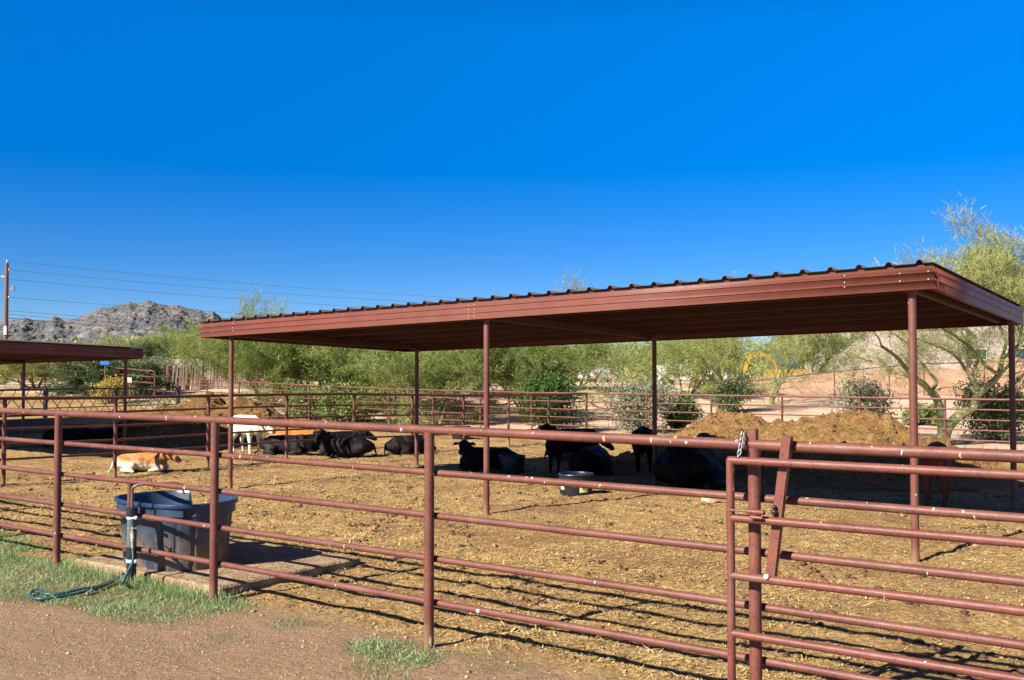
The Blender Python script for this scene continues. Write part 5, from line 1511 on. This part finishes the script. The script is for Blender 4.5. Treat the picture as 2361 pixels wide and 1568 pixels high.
# ------------------------------------------------------------------ mountain
def mountain():
    Yc = 2200.0
    prof_u = [-900, -600, -300, -120, 0, 24, 54, 77, 104, 122, 150, 169, 202, 235, 256, 270, 298, 314, 340, 361, 385, 408, 434, 460, 474, 490, 507, 560, 640, 760, 900]
    prof_v = [800, 780, 760, 750, 743, 741, 733, 740, 739, 729, 740, 737, 722, 710, 706, 706, 696, 701, 694, 701, 705, 705, 713, 715, 722, 718, 731, 770, 810, 840, 856]
    us = np.arange(-420, 640, 1.1); Ys = np.concatenate([np.arange(1300, 2240, 7.0), np.arange(2240, 2900, 30)])
    U, Y = np.meshgrid(us, Ys)
    X = (U - CW / 2) / FPX * Yc * (0.55 + 0.45 * Y / Yc)
    Ueff = X / Y * FPX + CW / 2
    top = np.interp(Ueff, prof_u, prof_v)
    crest = (HOR - top) / FPX * Yc + CAMH
    t = np.clip((Y - 1300) / (Yc - 1300), 0, 1)
    ramp_ = t ** 0.85
    back = 1 - sstep(Yc, 2900, Y) * 0.9
    rid = 1 - np.abs(fbm(X * 0.009, Y * 0.006, 61, 4))
    h = crest * ramp_ * back * (0.74 + 0.26 * rid * (1 - t) + 0.26 * t)
    crag = 10 * fbm(X * 0.03, Y * 0.03, 63, 4) * np.clip(t * 2, 0, 1) + 7.0 * (np.abs(fbm(X * 0.09, Y * 0.09, 65, 3)) - 0.2)
    h = h + crag * (0.2 + 0.8 * (1 - np.exp(-((t - 1) / 0.1) ** 2))) * np.clip(h / 40, 0, 1) + 3.2 * fbm(X * 0.14, Y * 0.14, 67, 3) * np.clip(h / 30, 0, 1)
    Z = h + 0.3
    ny, nx = X.shape; idx = np.arange(ny * nx).reshape(ny, nx)
    Fq = np.stack([idx[:-1, :-1], idx[:-1, 1:], idx[1:, 1:], idx[1:, :-1]], -1).reshape(-1, 4)
    m, nt, b = new_mat('desert_mountain')
    p = pos(nt)
    rockc = ramp(nt, noise(nt, p, 0.09, 6, 0.75), [(0.3, (0.13, 0.125, 0.15)), (0.5, (0.29, 0.24, 0.245)), (0.7, (0.52, 0.41, 0.385))])
    shrub = ramp(nt, noise(nt, p, 0.06, 6, 0.75), [(0.3, (0.075, 0.10, 0.105)), (0.7, (0.155, 0.18, 0.17))])
    f = ramp(nt, noise(nt, p, 0.035, 8, 0.8), [(0.46, (0, 0, 0)), (0.58, (1, 1, 1))])
    nt.links.new(mix(nt, f, shrub, rockc), b.inputs['Base Color'])
    b.inputs['Roughness'].default_value = 1.0; b.inputs['Specular IOR Level'].default_value = 0.0
    bump(nt, b, noise(nt, p, 0.10, 8, 0.8), 1.0, 9.0)
    o = np_mesh('mountain', np.stack([X, Y, Z], -1).reshape(-1, 3), Fq, m, None, True)
    tag(o, 'rocky boulder-strewn desert mountain on the left horizon', 'mountain', None, 'structure')
mountain()

# ------------------------------------------------------------------ light, sky, camera
travel = Vector((0.766 * math.cos(R(34)), 0.643 * math.cos(R(34)), -math.sin(R(34))))
sd_ = bpy.data.lights.new('sun', 'SUN'); sd_.energy = 5.0; sd_.angle = R(0.53); sd_.color = (1.0, 0.93, 0.82)
so = bpy.data.objects.new('sun', sd_); COL.objects.link(so)
so.rotation_euler = travel.to_track_quat('-Z', 'Y').to_euler()
w = bpy.data.worlds.new('World'); scene.world = w; w.use_nodes = True
nt = w.node_tree
sky = nt.nodes.new('ShaderNodeTexSky'); sky.sky_type = 'NISHITA'; sky.sun_disc = False
sky.sun_elevation = R(34); sky.sun_rotation = math.atan2(-0.766, -0.643) % (2 * math.pi)
sky.altitude = 3000; sky.air_density = 1.0; sky.dust_density = 0.0; sky.ozone_density = 4.0
hs = nt.nodes.new('ShaderNodeHueSaturation'); hs.inputs['Saturation'].default_value = 1.41; hs.inputs['Value'].default_value = 1.0
nt.links.new(sky.outputs[0], hs.inputs['Color'])
tc = nt.nodes.new('ShaderNodeTexCoord'); sx = nt.nodes.new('ShaderNodeSeparateXYZ'); nt.links.new(tc.outputs['Generated'], sx.inputs[0])
tint = ramp(nt, sx.outputs[2], [(0.0, (0.42, 0.42, 0.50)), (0.10, (0.46, 0.455, 0.54)), (0.20, (0.6, 0.535, 0.66)), (0.33, (0.9, 0.78, 0.90)), (0.50, (0.8, 0.5, 0.5)), (0.75, (0.6, 0.28, 0.25)), (1.0, (0.6, 0.25, 0.22))])
hi = ramp(nt, sx.outputs[2], [(0.36, (0, 0, 0)), (0.55, (1, 1, 1))])
skc = mix(nt, 1.0, mix(nt, hi, hs.outputs[0], sky.outputs[0]), tint, 'MULTIPLY')
bg = nt.nodes['Background']; bg.inputs[1].default_value = 0.10
nt.links.new(skc, bg.inputs[0])

cam = bpy.data.cameras.new('camera'); cam.sensor_width = 36; cam.lens = 36 * FPX / CW
cam.clip_end = 12000; cam.clip_start = 0.05
co = bpy.data.objects.new('camera', cam); COL.objects.link(co)
co.location = (0, 0, CAMH); co.rotation_euler = (math.pi / 2 + PITCH, 0, 0)
scene.camera = co
scene.view_settings.view_transform = 'Standard'; scene.view_settings.look = 'None'
scene.view_settings.exposure = 1.25; scene.view_settings.gamma = 1.0
scene.cycles.max_bounces = 5; scene.cycles.diffuse_bounces = 1; scene.cycles.glossy_bounces = 2
scene.cycles.transparent_max_bounces = 4
